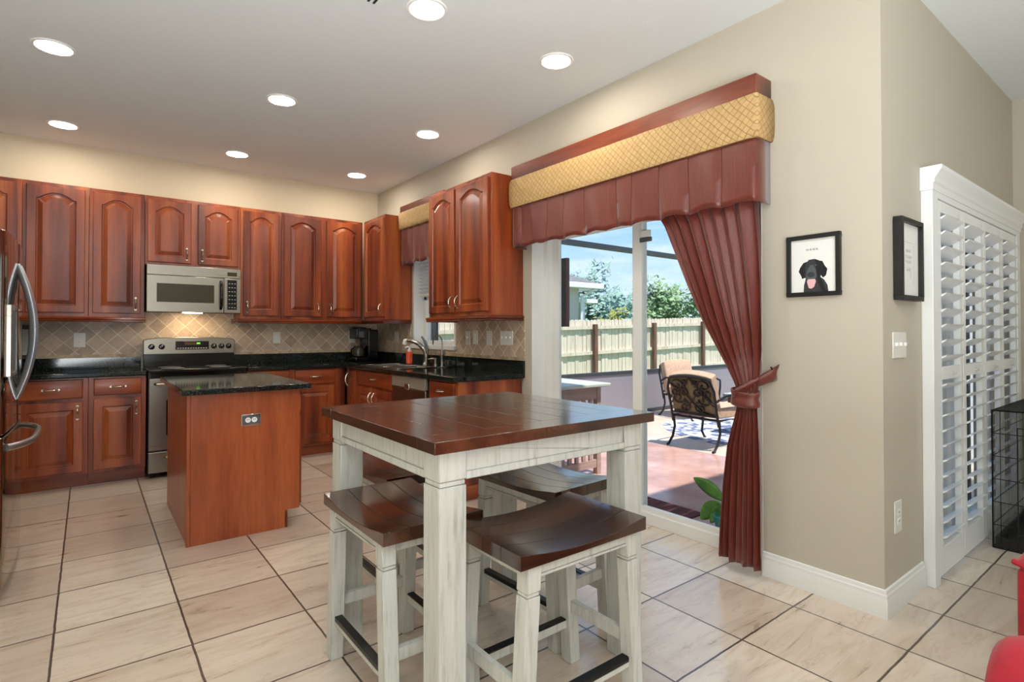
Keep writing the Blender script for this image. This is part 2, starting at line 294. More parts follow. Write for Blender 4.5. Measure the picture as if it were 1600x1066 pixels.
w.box(XR, XO, YW, DY0, 0, ZC).box(XR, XO, DY0, DY1, DZ, ZC).box(XR, XO, DY1, WY0, 0, ZC).box(XR, XO, WY0, WY1, 0, WZ0).box(XR, XO, WY0, WY1, WZ1, ZC).box(XR, XO, WY1, YB, 0, ZC)
struct('wall_right', w, M['wall'], smooth=False)
SX0, SX1, SZ1 = 3.33, 5.08, 1.93
w = MB().box(XO, SX0, YW, YW + .2, 0, ZC).box(SX0, SX1, YW, YW + .2, SZ1, ZC).box(SX1, XE + .2, YW, YW + .2, 0, ZC)
struct('wall_nook', w, M['wall'], smooth=False)
struct('wall_front', MB().box(.2, XE + .2, YF - .2, YF, 0, ZC), M['wall'], smooth=False)
struct('wall_end', MB().box(XE, XE + .2, YF, YW, 0, ZC), M['wall'], smooth=False)
def baseboard(name, path):
    prof = [(.0, 0), (.016, 0), (.016, .075), (.013, .082), (.013, .098), (.009, .104), (.007, .118), (0, .122)]
    # path: list of (x,y, nx,ny) mitre offsets
    rows = [[(x + nx * d, y + ny * d, z) for d, z in prof] for x, y, nx, ny in path]
    struct(name, MB().grid(rows), M['trim'], ang=25)
baseboard('baseboard_right', [(XR, DY0, -1, 0), (XR, YW, -1, -1), (SX0 - .1, YW, 0, -1)])
baseboard('baseboard_end', [(XE, YW, -1, -1), (XE, YF, -1, 0)])
# roof over the house keeps the sun out of the room
struct('roof', MB().box(XL - .8, XO + .45, YF - .6, YB + .8, ZC + .22, ZC + .3).box(XO, XE + .8, YF - .6, YW + .6, ZC + .22, ZC + .3), M['shingle'], smooth=False)
# backsplash
struct('trim_1', MB().box(-.95, .40, YB - .008, YB, 1.040, 1.372).box(.40, 1.165, YB - .008, YB, .95, 1.84).box(1.165, XR, YB - .008, YB, 1.040, 1.372), M['splash'], smooth=False)
struct('trim_2', MB().box(XR - .008, XR, 3.372, WY0 - .03, 1.040, 1.372).box(XR - .008, XR, WY0 - .03, WY1 + .04, 1.040, WZ0 - .04).box(XR - .008, XR, WY1 + .04, YB - .008, 1.040, 1.372), M['splash'], smooth=False)
struct('trim_3', MB().box(-.95, .40, YB - .009, YB, 1.014, 1.040).box(1.165, XR, YB - .009, YB, 1.014, 1.040).box(XR - .009, XR, 3.372, YB - .008, 1.014, 1.040), M['border'], smooth=False)

# ------------------------------------------------------------------ cabinets
class Pl:   # a cabinet front: u along the run, d out of the wall, z up
    def __init__(s, axis, f): s.a = axis; s.f = f
    def p(s, u, d, z): return (u, s.f - d, z) if s.a == 'b' else (s.f - d, u, z)
    def box(s, mb, u0, u1, d0, d1, z0, z1):
        a = s.p(u0, d0, z0); b = s.p(u1, d1, z1); return mb.box(a[0], b[0], a[1], b[1], z0, z1)
def pull(pl, u, z, parent, vert=True, ln=.10, d0=.02):
    pts = []; rr = []
    for i in range(11):
        s = -1 + 2 * i / 10; h = d0 + .030 * (1 - s ** 2) ** .8 + .002; o = s * ln / 2
        pts.append(pl.p(u, h, z + o) if vert else pl.p(u + o, h, z)); rr.append(.0075 - .003 * abs(s))
    mb = MB().tube(pts, rr, 8)
    for s in (-1, 1):
        o = s * ln / 2; q = [(pl.p(u, d0, z + o), pl.p(u, d0 + .008, z + o)) if vert else (pl.p(u + o, d0, z), pl.p(u + o, d0 + .008, z))][0]
        mb.tube(q, .009, 10)
    return mb.build('handle', M['nickel'], parent)
def outline(x0, x1, z0, zs, rise, ins, n=14):
    pts = [(x0 + ins, z0 + ins), (x1 - ins, z0 + ins)]; xa, xb = x1 - ins, x0 + ins
    for i in range(n + 1):
        t = 1 - 2 * i / n; x = (xa + xb) / 2 + t * (xa - xb) / 2
        z = zs - ins
        if rise:
            k = abs(t) / .86
            z += rise * (1 - k ** 2) if k < 1 else 0
        pts.append((x, z))
    return pts
def door(pl, x0, x1, z0, z1, parent, arch=True, hand=None, hz='low', name='door', st=.058, th=.02):
    top = .062 if not arch else .05
    rise = min(.05, (x1 - x0) * .16) if arch else 0
    zs = z1 - top - rise; ix0, ix1, iz0 = x0 + st, x1 - st, z0 + st
    O = outline(ix0, ix1, iz0, zs, rise, 0); n = len(O)
    def outer(i):
        if i == 0: return (x0, z0)
        if i == 1: return (x1, z0)
        if i == 2: return (x1, z1)
        if i == n - 1: return (x0, z1)
        return (x0 + (x1 - x0) * (O[i][0] - ix0) / (ix1 - ix0), z1)
    e = .004
    OUT = [outer(i) for i in range(n)]
    OUTi = [(min(max(x, x0 + e), x1 - e), min(max(z, z0 + e), z1 - e)) for x, z in OUT]
    ring = lambda pts, d: [pl.p(x, d, z) for x, z in pts]
    rows = [ring(OUT, 0), ring(OUT, th - e), ring(OUTi, th), ring(O, th), ring(outline(ix0, ix1, iz0, zs, rise, .006), th - .010), ring(outline(ix0, ix1, iz0, zs, rise, .012), th - .011), ring(outline(ix0, ix1, iz0, zs, rise, .040), th - .001), ring(outline(ix0, ix1, iz0, zs, rise, .044), th)]
    mb = MB().grid(rows, closed=True); b = len(mb.v); mb.v += rows[-1]; mb.f.append(tuple(range(b, b + n))); b = len(mb.v); mb.v += rows[0]; mb.f.append(tuple(range(b, b + n)))
    o = mb.build(name, M['cherry'], parent, smooth=False)
    if hand:
        u = x1 - .035 if hand == 'r' else x0 + .035
        pull(pl, u, z0 + .085 if hz == 'low' else z1 - .085, o, d0=th)
    return o
def drawer(pl, x0, x1, z0, z1, parent, knob=True, th=.02):
    rows = []
    for ins, d in ((0, 0), (0, th - .008), (.006, th - .002), (.014, th), ):
        rows.append([pl.p(x0 + ins, d, z0 + ins), pl.p(x1 - ins, d, z0 + ins), pl.p(x1 - ins, d, z1 - ins), pl.p(x0 + ins, d, z1 - ins)])
    mb = MB().grid(rows, closed=True); b = len(mb.v); mb.v += rows[-1] + rows[0]; mb.f += [(b, b + 1, b + 2, b + 3), (b + 4, b + 5, b + 6, b + 7)]
    o = mb.build('drawer', M['cherry_h'], parent, ang=25)
    if knob: pull(pl, (x0 + x1) / 2, (z0 + z1) / 2, o, vert=False, ln=.095, d0=th)
    return o
UB = Pl('b', YB - .31); UR = Pl('r', XR - .31)
def upper(label, pl, u0, u1, doors, z0=1.372, z1=2.47, dz0=1.405, dz1=2.438, group='cherry wall cabinets', dep=.31):
    c = thing('wall_cabinet', label, 'cabinet', pl.p((u0 + u1) / 2, -dep / 2, z0), group)
    mb = MB(); pl.box(mb, u0 + .001, u1 - .001, -dep, 0, z0, z1); mb.build('body', M['cherry'], c, bev=.002)
    for d0, d1, h in doors: door(pl, d0, d1, dz0, dz1, c, True, h)
    return c
upper('cherry wall cabinet at far left, mostly behind the steel refrigerator', UB, -.85, -.425, [(-.83, -.454, None)])
upper('wide single-door cherry wall cabinet just right of the refrigerator top', UB, -.425, 0.0, [(-.401, -.027, 'l')])
upper('tall single-door cherry wall cabinet directly left of the microwave', UB, 0.0, .395, [(.026, .364, 'r')])
upper('short two-door cherry cabinet above the microwave', UB, .395, 1.175, [(.414, .753, 'r'), (.809, 1.153, 'l')], z0=1.85, dz0=1.876)
upper('narrow single-door cherry wall cabinet directly right of the microwave', UB, 1.175, 1.558, [(1.199, 1.533, 'l')])
upper('two-door cherry wall cabinet reaching into the corner above the coffee maker', UB, 1.558, 2.425, [(1.583, 1.958, 'r'), (2.02, 2.404, 'l')])
c = upper('cherry corner wall cabinet left of the kitchen window, its side panel catching daylight', UR, 5.294, YB - .335, [(5.312, 5.80, 'l')])
c = upper('two-door cherry wall cabinet between the kitchen window and the patio door', UR, 3.396, 4.36, [(3.432, 3.888, 'r'), (3.913, 4.337, 'l')])
def rail(pl, u0, u1, ends, parent, name='light_rail', z0=1.331, z1=1.372):
    prof = [(0, z1), (.0, z0), (.016, z0), (.022, z0 + .004), (.022, z0 + .012), (.016, z0 + .016), (.024, z0 + .020), (.024, z0 + .036), (.014, z1)]
    rows = []
    if ends[0] is not None: rows.append([pl.p(u0 - d * ends[0], -.30, z) for d, z in prof])
    rows.append([pl.p(u0 - d * (ends[0] or 0), d, z) for d, z in prof]); rows.append([pl.p(u1 + d * (ends[1] or 0), d, z) for d, z in prof])
    if ends[1] is not None: rows.append([pl.p(u1 + d * ends[1], -.30, z) for d, z in prof])
    return MB().grid(rows).build(name, M['cherry_h'], parent, ang=25, solid=.002)
# far cabinet: rail wraps the exposed side
o = rail(UR, 3.396, 4.36, (1, 1), c)
tag(rail(UB, -.85, .395, (None, .3), None), 'cherry light rail moulding under the wall cabinets left of the microwave', 'moulding', 'cabinet light rails')
tag(rail(UB, 1.175, 2.425, (1, None), None), 'cherry light rail moulding under the cabinets right of the microwave, to the corner', 'moulding', 'cabinet light rails')
tag(rail(UR, 5.294, YB - .335, (.2, None), None), 'short cherry light rail moulding under the corner cabinet by the window', 'moulding', 'cabinet light rails')

BB = Pl('b', YB - .61); BR = Pl('r', XR - .61)
def base(label, pl, u0, u1, fronts, z1=.876, zb=None):
    c = thing('base_cabinet', label, 'cabinet', pl.p((u0 + u1) / 2, -.3, 0), 'cherry base cabinets')
    mb = MB(); pl.box(mb, u0 + .001, u1 - .001, -.595, -.02, .105, zb or z1); pl.box(mb, u0 + .001, u1 - .001, -.02, 0, .105, z1); mb.build('body', M['cherry'], c, bev=.0015)
    mb = MB(); pl.box(mb, u0 + .001, u1 - .001, -.595, -.075, 0, .105); mb.build('toe_kick', M['cherry_h'], c, bev=0)
    for f in fronts:
        if f[0] == 'w': drawer(pl, f[1], f[2], f[3], f[4], c, f[5] if len(f) > 5 else True)
        else: door(pl, f[1], f[2], f[3], f[4], c, False, f[5], 'high')
    return c
base('cherry base cabinet with one drawer and door nearest the refrigerator', BB, -.45, .004, [('w', -.425, -.029, .715, .865), ('d', -.425, -.029, .13, .688, 'r')])
base('narrow cherry base cabinet directly left of the stove', BB, .004, .392, [('w', .038, .358, .728, .863), ('d', .038, .358, .13, .70, 'r')])
base('cherry base cabinet directly right of the stove, half hidden by the island', BB, 1.175, 1.585, [('w', 1.20, 1.555, .728, .87), ('d', 1.20, 1.555, .13, .705, 'r')])
base('cherry base cabinet with a drawer and door beside the inner corner', BB, 1.585, 2.115, [('w', 1.607, 2.008, .725, .87), ('d', 1.607, 2.008, .13, .705, None)])
base('narrow cherry corner cabinet with an upright pull left of the sink doors', BR, 5.267, YB - .615, [('d', 5.285, 5.50, .13, .862, None)])
c = bpy.data.objects[-1] if False else None
for o in bpy.data.objects:
    if o.get('label', '').startswith('narrow cherry corner cabinet'):
        for k in o.children:
            if k.name.startswith('door'): pull(BR, 5.47, .76, k, ln=.13)
base('cherry sink base cabinet with a false drawer and two doors', BR, 4.456, 5.267, [('w', 4.475, 5.25, .726, .872), ('d', 4.87, 5.25, .13, .704, 'l'), ('d', 4.475, 4.855, .13, .704, 'r')], zb=.735)
c = base('cherry base cabinet with end panel right of the dishwasher', BR, 3.396, 3.825, [('w', 3.43, 3.785, .726, .866), ('d', 3.43, 3.785, .13, .704, 'r')])
# ------------------------------------------------------------------ worktops
ZT, ZBt = .914, .880
c = thing('countertop', 'black granite worktop between the refrigerator and the stove', 'countertop', (-.3, 5.87, .877), 'black granite worktops')
MB().box(-.95, .392, YB - .645, YB - .001, ZBt, ZT).build('slab', M['granite'], c, bev=.006)
MB().box(-.95, .392, YB - .022, YB - .001, ZT, 1.014).build('splash_board', M['granite'], c, bev=.002)
c = thing('countertop', 'L-shaped black granite worktop holding the sink and coffee maker', 'countertop', (2.1, 5.6, .877), 'black granite worktops')
XF = XR - .66
SKX0, SKX1, SKY0, SKY1 = 2.155, 2.60, 4.42, 5.20
mb = MB().box(1.178, XR - .001, YB - .645, YB - .001, ZBt, ZT).box(XF, XR - .001, SKY1, YB - .645, ZBt, ZT).box(XF, SKX0, SKY0, SKY1, ZBt, ZT).box(SKX1, XR - .001, SKY0, SKY1, ZBt, ZT).box(XF, XR - .001, 3.372, SKY0, ZBt, ZT)
mb.build('slab', M['granite'], c, bev=.003)
MB().box(1.178, XR - .001, YB - .022, YB - .001, ZT, 1.014).box(XR - .022, XR - .001, 3.372, YB - .022, ZT, 1.014).build('splash_board', M['granite'], c, bev=.002)
# sink
s = thing('kitchen_sink', 'stainless double-bowl drop-in sink under the window', 'sink', ((SKX0 + SKX1) / 2, (SKY0 + SKY1) / 2, ZT))
mb = MB(); ym = (SKY0 + SKY1) / 2
a0, a1, b0, b1 = SKX0 - .02, SKX1 + .06, SKY0 - .02, SKY1 + .02
mb.box(a0, SKX0 + .02, b0, b1, ZT, ZT + .007).box(SKX1 - .06, a1, b0, b1, ZT, ZT + .007).box(SKX0 + .02, SKX1 - .06, b0, SKY0 + .02, ZT, ZT + .007).box(SKX0 + .02, SKX1 - .06, SKY1 - .02, b1, ZT, ZT + .007).box(SKX0 + .02, SKX1 - .06, ym - .02, ym + .02, ZT, ZT + .007)
mb.build('rim', M['chrome'], s, bev=.003)
for q0, q1 in ((SKY0 + .02, ym - .02), (ym + .02, SKY1 - .02)):
    rows = []
    for ins, z in ((0, ZT + .003), (.004, ZT - .01), (.018, ZT - .15), (.045, ZT - .17)):
        x0, x1, y0, y1 = SKX0 + .02 + ins, SKX1 - .06 - ins, q0 + ins, q1 - ins
        rows.append([(x0, y0, z), (x1, y0, z), (x1, y1, z), (x0, y1, z)])
    mb = MB().grid(rows, closed=True); mb.add(rows[-1], [(0, 1, 2, 3)]); mb.build('bowl', M['steel'], s)
# faucet
f = thing('kitchen_faucet', 'brushed nickel pull-out faucet behind the sink', 'faucet', (2.635, 4.80, ZT + .007))
MB().lathe((2.635, 4.80, ZT + .007), [(.032, 0), (.034, .006), (.026, .014), (.024, .03)]).tube([(2.635, 4.80, .94), (2.637, 4.79, 1.0), (2.632, 4.795, 1.05), (2.618, 4.83, 1.09), (2.60, 4.88, 1.125), (2.575, 4.95, 1.15), (2.55, 5.02, 1.158)], [.023, .024, .025, .024, .021, .019, .018], 12).build('body', M['faucet'], f)
MB().tube([(2.55, 5.02, 1.158), (2.54, 5.05, 1.155), (2.535, 5.06, 1.12)], [.018, .022, .02], 12).build('spray_head', M['bwhite'], f)
MB().tube([(2.637, 4.77, 1.03), (2.635, 4.775, 1.10), (2.628, 4.80, 1.15), (2.615, 4.84, 1.195)], [.022, .024, .02, .012], 10, flat=.7).build('lever', M['faucet'], f)
f = thing('filter_tap', 'slim gooseneck filter tap right of the main faucet', 'faucet', (2.64, 4.49, ZT))
pts = [(2.64, 4.49, ZT + .0), (2.64, 4.49, 1.15)] + [(2.64, 4.575 - .085 * math.cos(a), 1.15 + .06 * math.sin(a)) for a in [PI * i / 10 for i in range(1, 11)]] + [(2.64, 4.665, 1.12)]
MB().tube(pts, .006, 8).build('neck', M['faucet'], f)
MB().lathe((2.64, 4.49, ZT), [(.02, 0), (.02, .006), (.012, .02), (.012, .09), (.016, .10), (.016, .13), (.008, .145)]).build('base', M['faucet'], f)
MB().tube([(2.64, 4.49, 1.03), (2.64, 4.445, 1.03), (2.64, 4.44, 1.08)], .006, 8).build('lever', M['faucet'], f)
f = thing('soap_pump', 'short nickel soap pump set in the sink deck beside the tap', 'soap dispenser', (2.645, 4.62, ZT + .007))
MB().lathe((2.645, 4.62, ZT + .007), [(.018, 0), (.018, .01), (.011, .014), (.013, .05), (.013, .068), (.004, .07)]).build('base', M['faucet'], f)
MB().tube([(2.645, 4.62, .985), (2.63, 4.66, .988), (2.61, 4.70, .98)], .006, 8).build('spout', M['faucet'], f)
f = thing('soap_bottle', 'orange hand soap bottle with white pump beside the faucet', 'bottle', (2.60, 5.075, ZT + .007))
MB().box(2.575, 2.625, 5.045, 5.105, ZT + .007, 1.045).build('bottle', M['soap'], f, bev=.012, segs=4)
MB().lathe((2.60, 5.075, 1.045), [(.018, 0), (.018, .02), (.007, .024), (.007, .045)]).tube([(2.60, 5.075, 1.088), (2.585, 5.10, 1.09), (2.575, 5.115, 1.082)], .008, 8).build('pump', M['bwhite'], f)
tag(MB().box(2.585, 2.640, 4.385 - .09, 4.355, ZT, .985).build('sponge_holder', M['blackm'], bev=.008), 'small black sponge holder against the granite splash near the filter tap', 'holder')
# coffee maker
f = thing('coffee_maker', 'black drip coffee maker in the counter corner', 'coffee maker', (2.47, 5.99, ZT))
MB().box(2.36, 2.60, 5.90, 6.12, ZT, ZT + .045).build('base', M['black'], f, bev=.012, segs=3)
MB().box(2.50, 2.62, 5.88, 6.13, ZT + .02, 1.27).build('tank', M['black'], f, bev=.014, segs=3)
MB().box(2.37, 2.55, 5.90, 6.11, 1.165, 1.285).lathe((2.44, 6.0, 1.285), [(.085, 0), (.08, .012), (.05, .016)]).build('brew_head', M['black'], f, bev=.016, segs=3)
MB().lathe((2.43, 6.0, ZT + .046), [(.055, 0), (.07, .01), (.078, .05), (.062, .10), (.05, .115), (.053, .125)]).build('carafe', M['screen'], f)
MB().tube([(2.36, 5.97, 1.06), (2.33, 5.95, 1.05), (2.33, 5.95, .99), (2.36, 5.97, .97)], .008, 8).build('carafe_handle', M['black'], f)
MB().box(2.395, 2.455, 5.893, 5.899, 1.185, 1.25).build('badge', M['greyplastic'], f)
# framed picture on the left worktop ledge
f = thing('framed_print', 'black framed print standing on the left worktop behind the refrigerator', 'picture', (-.45, 6.14, ZT))
MB().box(-.535, -.36, 6.128, 6.155, 1.0155, 1.05).box(-.535, -.36, 6.128, 6.155, 1.265, 1.30).box(-.535, -.50, 6.128, 6.155, 1.05, 1.265).box(-.395, -.36, 6.128, 6.155, 1.05, 1.265).build('frame', M['blackm'], f, bev=.002)
MB().box(-.51, -.385, 6.14, 6.15, 1.04, 1.28).build('mat_board', M['lgrey'], f)
MB().box(-.49, -.44, 6.136, 6.14, 1.10, 1.20).build('photograph', M['dgrey'], f)

# ------------------------------------------------------------------ range, microwave, dishwasher, fridge
f = thing('kitchen_range', 'freestanding stainless electric range with black glass cooktop', 'stove', (.783, 5.85, 0))
RX0, RX1, RF = .403, 1.163, YB - .645
box_part('body', M['blackm'], f, (RX0, RX1, RF + .02, YB - .03, .04, .90))
box_part('cooktop', M['black'], f, (RX0 - .004, RX1 + .004, RF - .02, YB - .10, .895, .921), bev=.008)
MB().box(RX0 + .02, RX1 - .02, RF - .002, RF + .02, .85, .893).build('vent_trim', M['black'], f, bev=.003)
d = box_part('oven_door', M['steel'], f, (RX0 + .003, RX1 - .003, RF - .012, RF + .02, .235, .845), bev=.006)
box_part('window', M['black'], d, (RX0 + .13, RX1 - .13, RF - .016, RF - .011, .36, .66), bev=.002)
MB().tube([(RX0 + .05, RF - .012, .80), (RX0 + .055, RF - .05, .80), (RX1 - .055, RF - .05, .80), (RX1 - .05, RF - .012, .80)], .013, 10).build('handle', M['nickel'], d)
d = box_part('storage_drawer', M['steel'], f, (RX0 + .003, RX1 - .003, RF - .010, RF + .02, .045, .222), bev=.005)
MB().tube([(RX0 + .12, RF - .010, .175), (RX0 + .13, RF - .035, .175), (RX1 - .13, RF - .035, .175), (RX1 - .12, RF - .010, .175)], .011, 10).build('handle', M['nickel'], d)
for x_ in (RX0 + .02, RX1 - .06):
    for y_ in (RF + .06, YB - .12): MB().box(x_, x_ + .04, y_, y_ + .04, 0, .045).build('foot', M['black'], f)
box_part('riser', M['black'], f, (RX0, RX1, YB - .115, YB - .03, .92, 1.036), bev=.004)
pts = [(RX0, YB - .125, 1.034)] + [(RX0 + (RX1 - RX0) * i / 16, YB - .125, 1.166 + .028 * (1 - (2 * i / 16 - 1) ** 2) ** .5) for i in range(17)] + [(RX1, YB - .125, 1.034)]
MB().prism(pts, (0, .085, 0)).build('backguard', M['steel'], f, bev=.004)
gy = YB - .128
d = MB().box(.655, .935, gy - .003, gy + .004, 1.075, 1.155).build('control_panel', M['black'], f, bev=.002)
MB().box(.73, .86, gy - .0045, gy - .002, 1.118, 1.145).build('display', M['display'], d); MB().box(.83, .86, gy - .005, gy - .004, 1.126, 1.142).build('clock', M['green'], d)
for u in (.465, .545, .978, 1.045, 1.108):
    k = MB().lathe((u, gy + .004, 1.105), [(.026, 0), (.026, -.006), (.020, -.010), (.018, -.03), (.001, -.032)], axis='y', n=18).build('knob', M['black'], f)
    MB().box(u - .002, u + .002, gy - .030, gy - .027, 1.108, 1.122).build('pointer', M['bwhite'], k)
for kx, ky in ((.60, 5.70), (.98, 5.70), (.60, 5.95), (.98, 5.95)):
    MB().lathe((kx, ky, .9212), [(.09, 0), (.092, .0004), (.088, .0006)], n=28).build('burner_ring', M['greyplastic'], f)
for k in range(12):
    MB().box(.668 + .0215 * (k % 12), .682 + .0215 * (k % 12), gy - .0045, gy - .002, 1.084, 1.092).build('button', M['lgrey'], d)

f = thing('microwave', 'stainless over-range microwave mounted above the stove', 'microwave', (.783, 5.95, 1.42))
MX0, MX1, MZ0, MZ1, MF = .404, 1.161, 1.424, 1.846, YB - .40
box_part('body', M['blackm'], f, (MX0 + .002, MX1 - .002, MF + .02, YB - .009, MZ0 + .004, MZ1 - .002))
box_part('vent_strip', M['steel'], f, (MX0, MX1 - .0, MF, MF + .022, 1.755, MZ1), bev=.003)
d = box_part('door', M['steel'], f, (MX0, 1.015, MF - .002, MF + .022, MZ0, 1.752), bev=.003)
MB().box(.468, .945, MF - .004, MF, 1.495, 1.512).box(.468, .945, MF - .004, MF, 1.680, 1.692).box(.468, .479, MF - .004, MF, 1.512, 1.68).box(.934, .945, MF - .004, MF, 1.512, 1.68).build('bezel', M['steel'], d)
box_part('window', M['screen'], d, (.479, .934, MF - .0035, MF, 1.512, 1.68), bev=0)
MB().tube([(.990, MF - .002, 1.46), (.990, MF - .035, 1.49), (.990, MF - .04, 1.59), (.990, MF - .035, 1.69), (.990, MF - .002, 1.72)], .013, 10).build('handle', M['black'], d)
d = box_part('control_panel', M['steel'], f, (1.018, MX1, MF - .001, MF + .022, MZ0, 1.752), bev=.003)
box_part('keypad', M['black'], d, (1.045, 1.127, MF - .003, MF, 1.455, 1.738), bev=.001)
box_part('display', M['display'], f, (1.045, 1.127, MF - .003, MF + .004, 1.775, 1.812), bev=.001)
for r_ in range(7):
    for q in range(3):
        MB().box(1.056 + q * .024, 1.068 + q * .024, MF - .0042, MF - .002, 1.472 + r_ * .038, 1.479 + r_ * .038).build('key', M['lgrey'], d)
d = box_part('lamp_lens', M['hoodlamp'], f, (.70, .86, 5.93, 5.99, 1.4205, 1.4245), bev=0)

f = thing('dishwasher', 'stainless dishwasher with a grey latch under the granite worktop', 'dishwasher', (2.4, 4.14, 0))
DX = XR - .61
box_part('tub', M['blackm'], f, (DX, XR - .03, 3.84, 4.44, .10, .874)); box_part('toe_panel', M['blackm'], f, (DX + .06, DX + .10, 3.84, 4.44, 0, .10))
d = box_part('door', M['steel'], f, (DX - .025, DX - .001, 3.842, 4.438, .11, .775), bev=.004)
M['dw'] = mat('dishwasher_steel', (168, 160, 148), .32, .45)
box_part('control_strip', M['dw'], f, (DX - .028, DX - .001, 3.842, 4.438, .778, .872), bev=.004)
box_part('latch', M['nickel'], f, (DX - .045, DX - .028, 4.09, 4.17, .765, .815), bev=.006)

f = thing('refrigerator', 'polished stainless french-door refrigerator at the left edge', 'refrigerator', (-.75, 3.855, 0))
FY0, FY1, FX = 3.40, 4.31, -.30
box_part('body', M['greyplastic'], f, (-1.10, FX - .075, FY0 + .01, FY1 - .01, .02, 1.72), bev=.006)
def fdoor(name, y0, y1, z0, z1):
    pts = []
    n = 10; r = .035
    def bow(y): t_ = (y - 3.855) / .455; return FX + .010 - .016 * t_ * t_
    ys = [y0 + (y1 - y0) * i / 14 for i in range(15)]
    for i in range(6):
        a = PI / 2 * i / 5; pts.append((bow(y0) - r + r * math.sin(a), y0 + r - r * math.cos(a)))
    pts += [(bow(y), y) for y in ys if y0 + r < y < y1 - r]
    for i in range(6):
        a = PI / 2 * i / 5; pts.append((bow(y1) - r + r * math.cos(a), y1 - r + r * math.sin(a)))
    pts += [(FX - .07, y1), (FX - .07, y0)]
    return MB().prism([(x, y, z0) for x, y in pts], (0, 0, z1 - z0)).build(name, M['steel_f'], f, bev=.006, ang=30)
dn = fdoor('left_door', FY0, 3.851, .765, 1.715); df = fdoor('right_door', 3.859, FY1, .765, 1.715); dr = fdoor('freezer_drawer', FY0, FY1, .06, .755)
box_part('grille', M['blackm'], f, (-1.05, FX - .04, FY0 + .02, FY1 - .02, 0, .06), bev=0)
def bow_handle(y, parent):
    pts = [(FX + .004 + .068 * (1 - s * s) ** 1.0, y, 1.245 + s * .345) for s in [-1 + i / 10 for i in range(21)]]
    MB().tube(pts, .013, 10, flat=1.5).build('handle', M['alum'], parent)
bow_handle(3.915, df); bow_handle(3.80, dn)
pts = [(FX + .002 + .085 * (1 - s ** 4), 3.875 + s * .40, .70) for s in [-1 + i / 12 for i in range(25)]]
MB().tube(pts, .013, 10, flat=1.3).build('handle', M['alum'], dr)
d = MB().box(FX - .01, FX + .016, 3.47, 3.50, 1.03, 1.37).box(FX - .01, FX + .016, 3.72, 3.75, 1.03, 1.37).box(FX - .01, FX + .016, 3.50, 3.72, 1.34, 1.37).box(FX - .01, FX + .016, 3.50, 3.72, 1.03, 1.05).build('dispenser_frame', M['steel'], dn, bev=.003)
box_part('dispenser_panel', M['greyplastic'], dn, (FX - .008, FX + .012, 3.50, 3.72, 1.05, 1.34), bev=0)

# ------------------------------------------------------------------ island
f = thing('kitchen_island', 'small cherry kitchen island with black granite top', 'kitchen island', (.77, 4.15, 0))
IX0, IX1, IY0, IY1 = .452, 1.085, 3.645, 4.66
box_part('body', M['cherry_panel'], f, (IX0 + .006, IX1, IY0 + .022, IY1, .11, .88)); box_part('toe_kick', M['cherry_h'], f, (IX0 + .006, 1.005, IY0 + .022, IY1, 0, .11), bev=0)
MB().prism([(IX0 + .02, IY0, 0), (.998, IY0, 0), (.998, IY0, .11), (IX1, IY0, .11), (IX1, IY0, .88), (IX0 + .02, IY0, .88)], (0, .02, 0)).build('end_panel', M['cherry_panel'], f, bev=.001)
box_part('corner_strip', M['cherry_panel'], f, (IX0, IX0 + .019, IY0 - .003, IY0 + .03, 0, .88), bev=.002)
box_part('kick_strip', M['cherry_h'], f, (.999, 1.012, IY0 - .003, IY0 + .03, 0, .11), bev=.001)
box_part('granite_top', M['granite'], f, (.418, 1.135, 3.565, 4.745, .88, .914), bev=.005)
PI_ = Pl('r', 0)
class Pp(Pl):
    def p(s, u, d, z): return (s.f + d, u, z)
pp = Pp('p', IX1)
for q0, q1, h in ((3.67, 4.145, 'r'), (4.165, 4.64, 'l')):
    drawer(pp, q0, q1, .725, .865, f); door(pp, q0, q1, .13, .70, f, False, h, 'high')
o = thing('power_outlet', 'horizontal duplex outlet with steel plate on the island end panel', 'outlet', (.78, 3.64, .705), 'wall outlets and switches')
ox0, ox1, oz0, oz1 = .738, .850, .668, .738
d = box_part('plate', M['chrome'], o, (ox0, ox1, IY0 - .006, IY0 - .0005, oz0, oz1), bev=.003)
box_part('recess', M['greyplastic'], d, (ox0 + .012, ox1 - .012, IY0 - .0075, IY0 - .004, oz0 + .012, oz1 - .012), bev=0)
for u in (.776, .812):
    q = MB().lathe((u, IY0 - .006, .703), [(.016, 0), (.016, -.003), (.0, -.0031)], axis='y', n=18).build('socket', M['bwhite'], o)
    MB().box(u - .006, u - .003, IY0 - .0096, IY0 - .009, .703, .711).box(u + .003, u + .006, IY0 - .0096, IY0 - .009, .703, .711).build('slots', M['ink'], q)

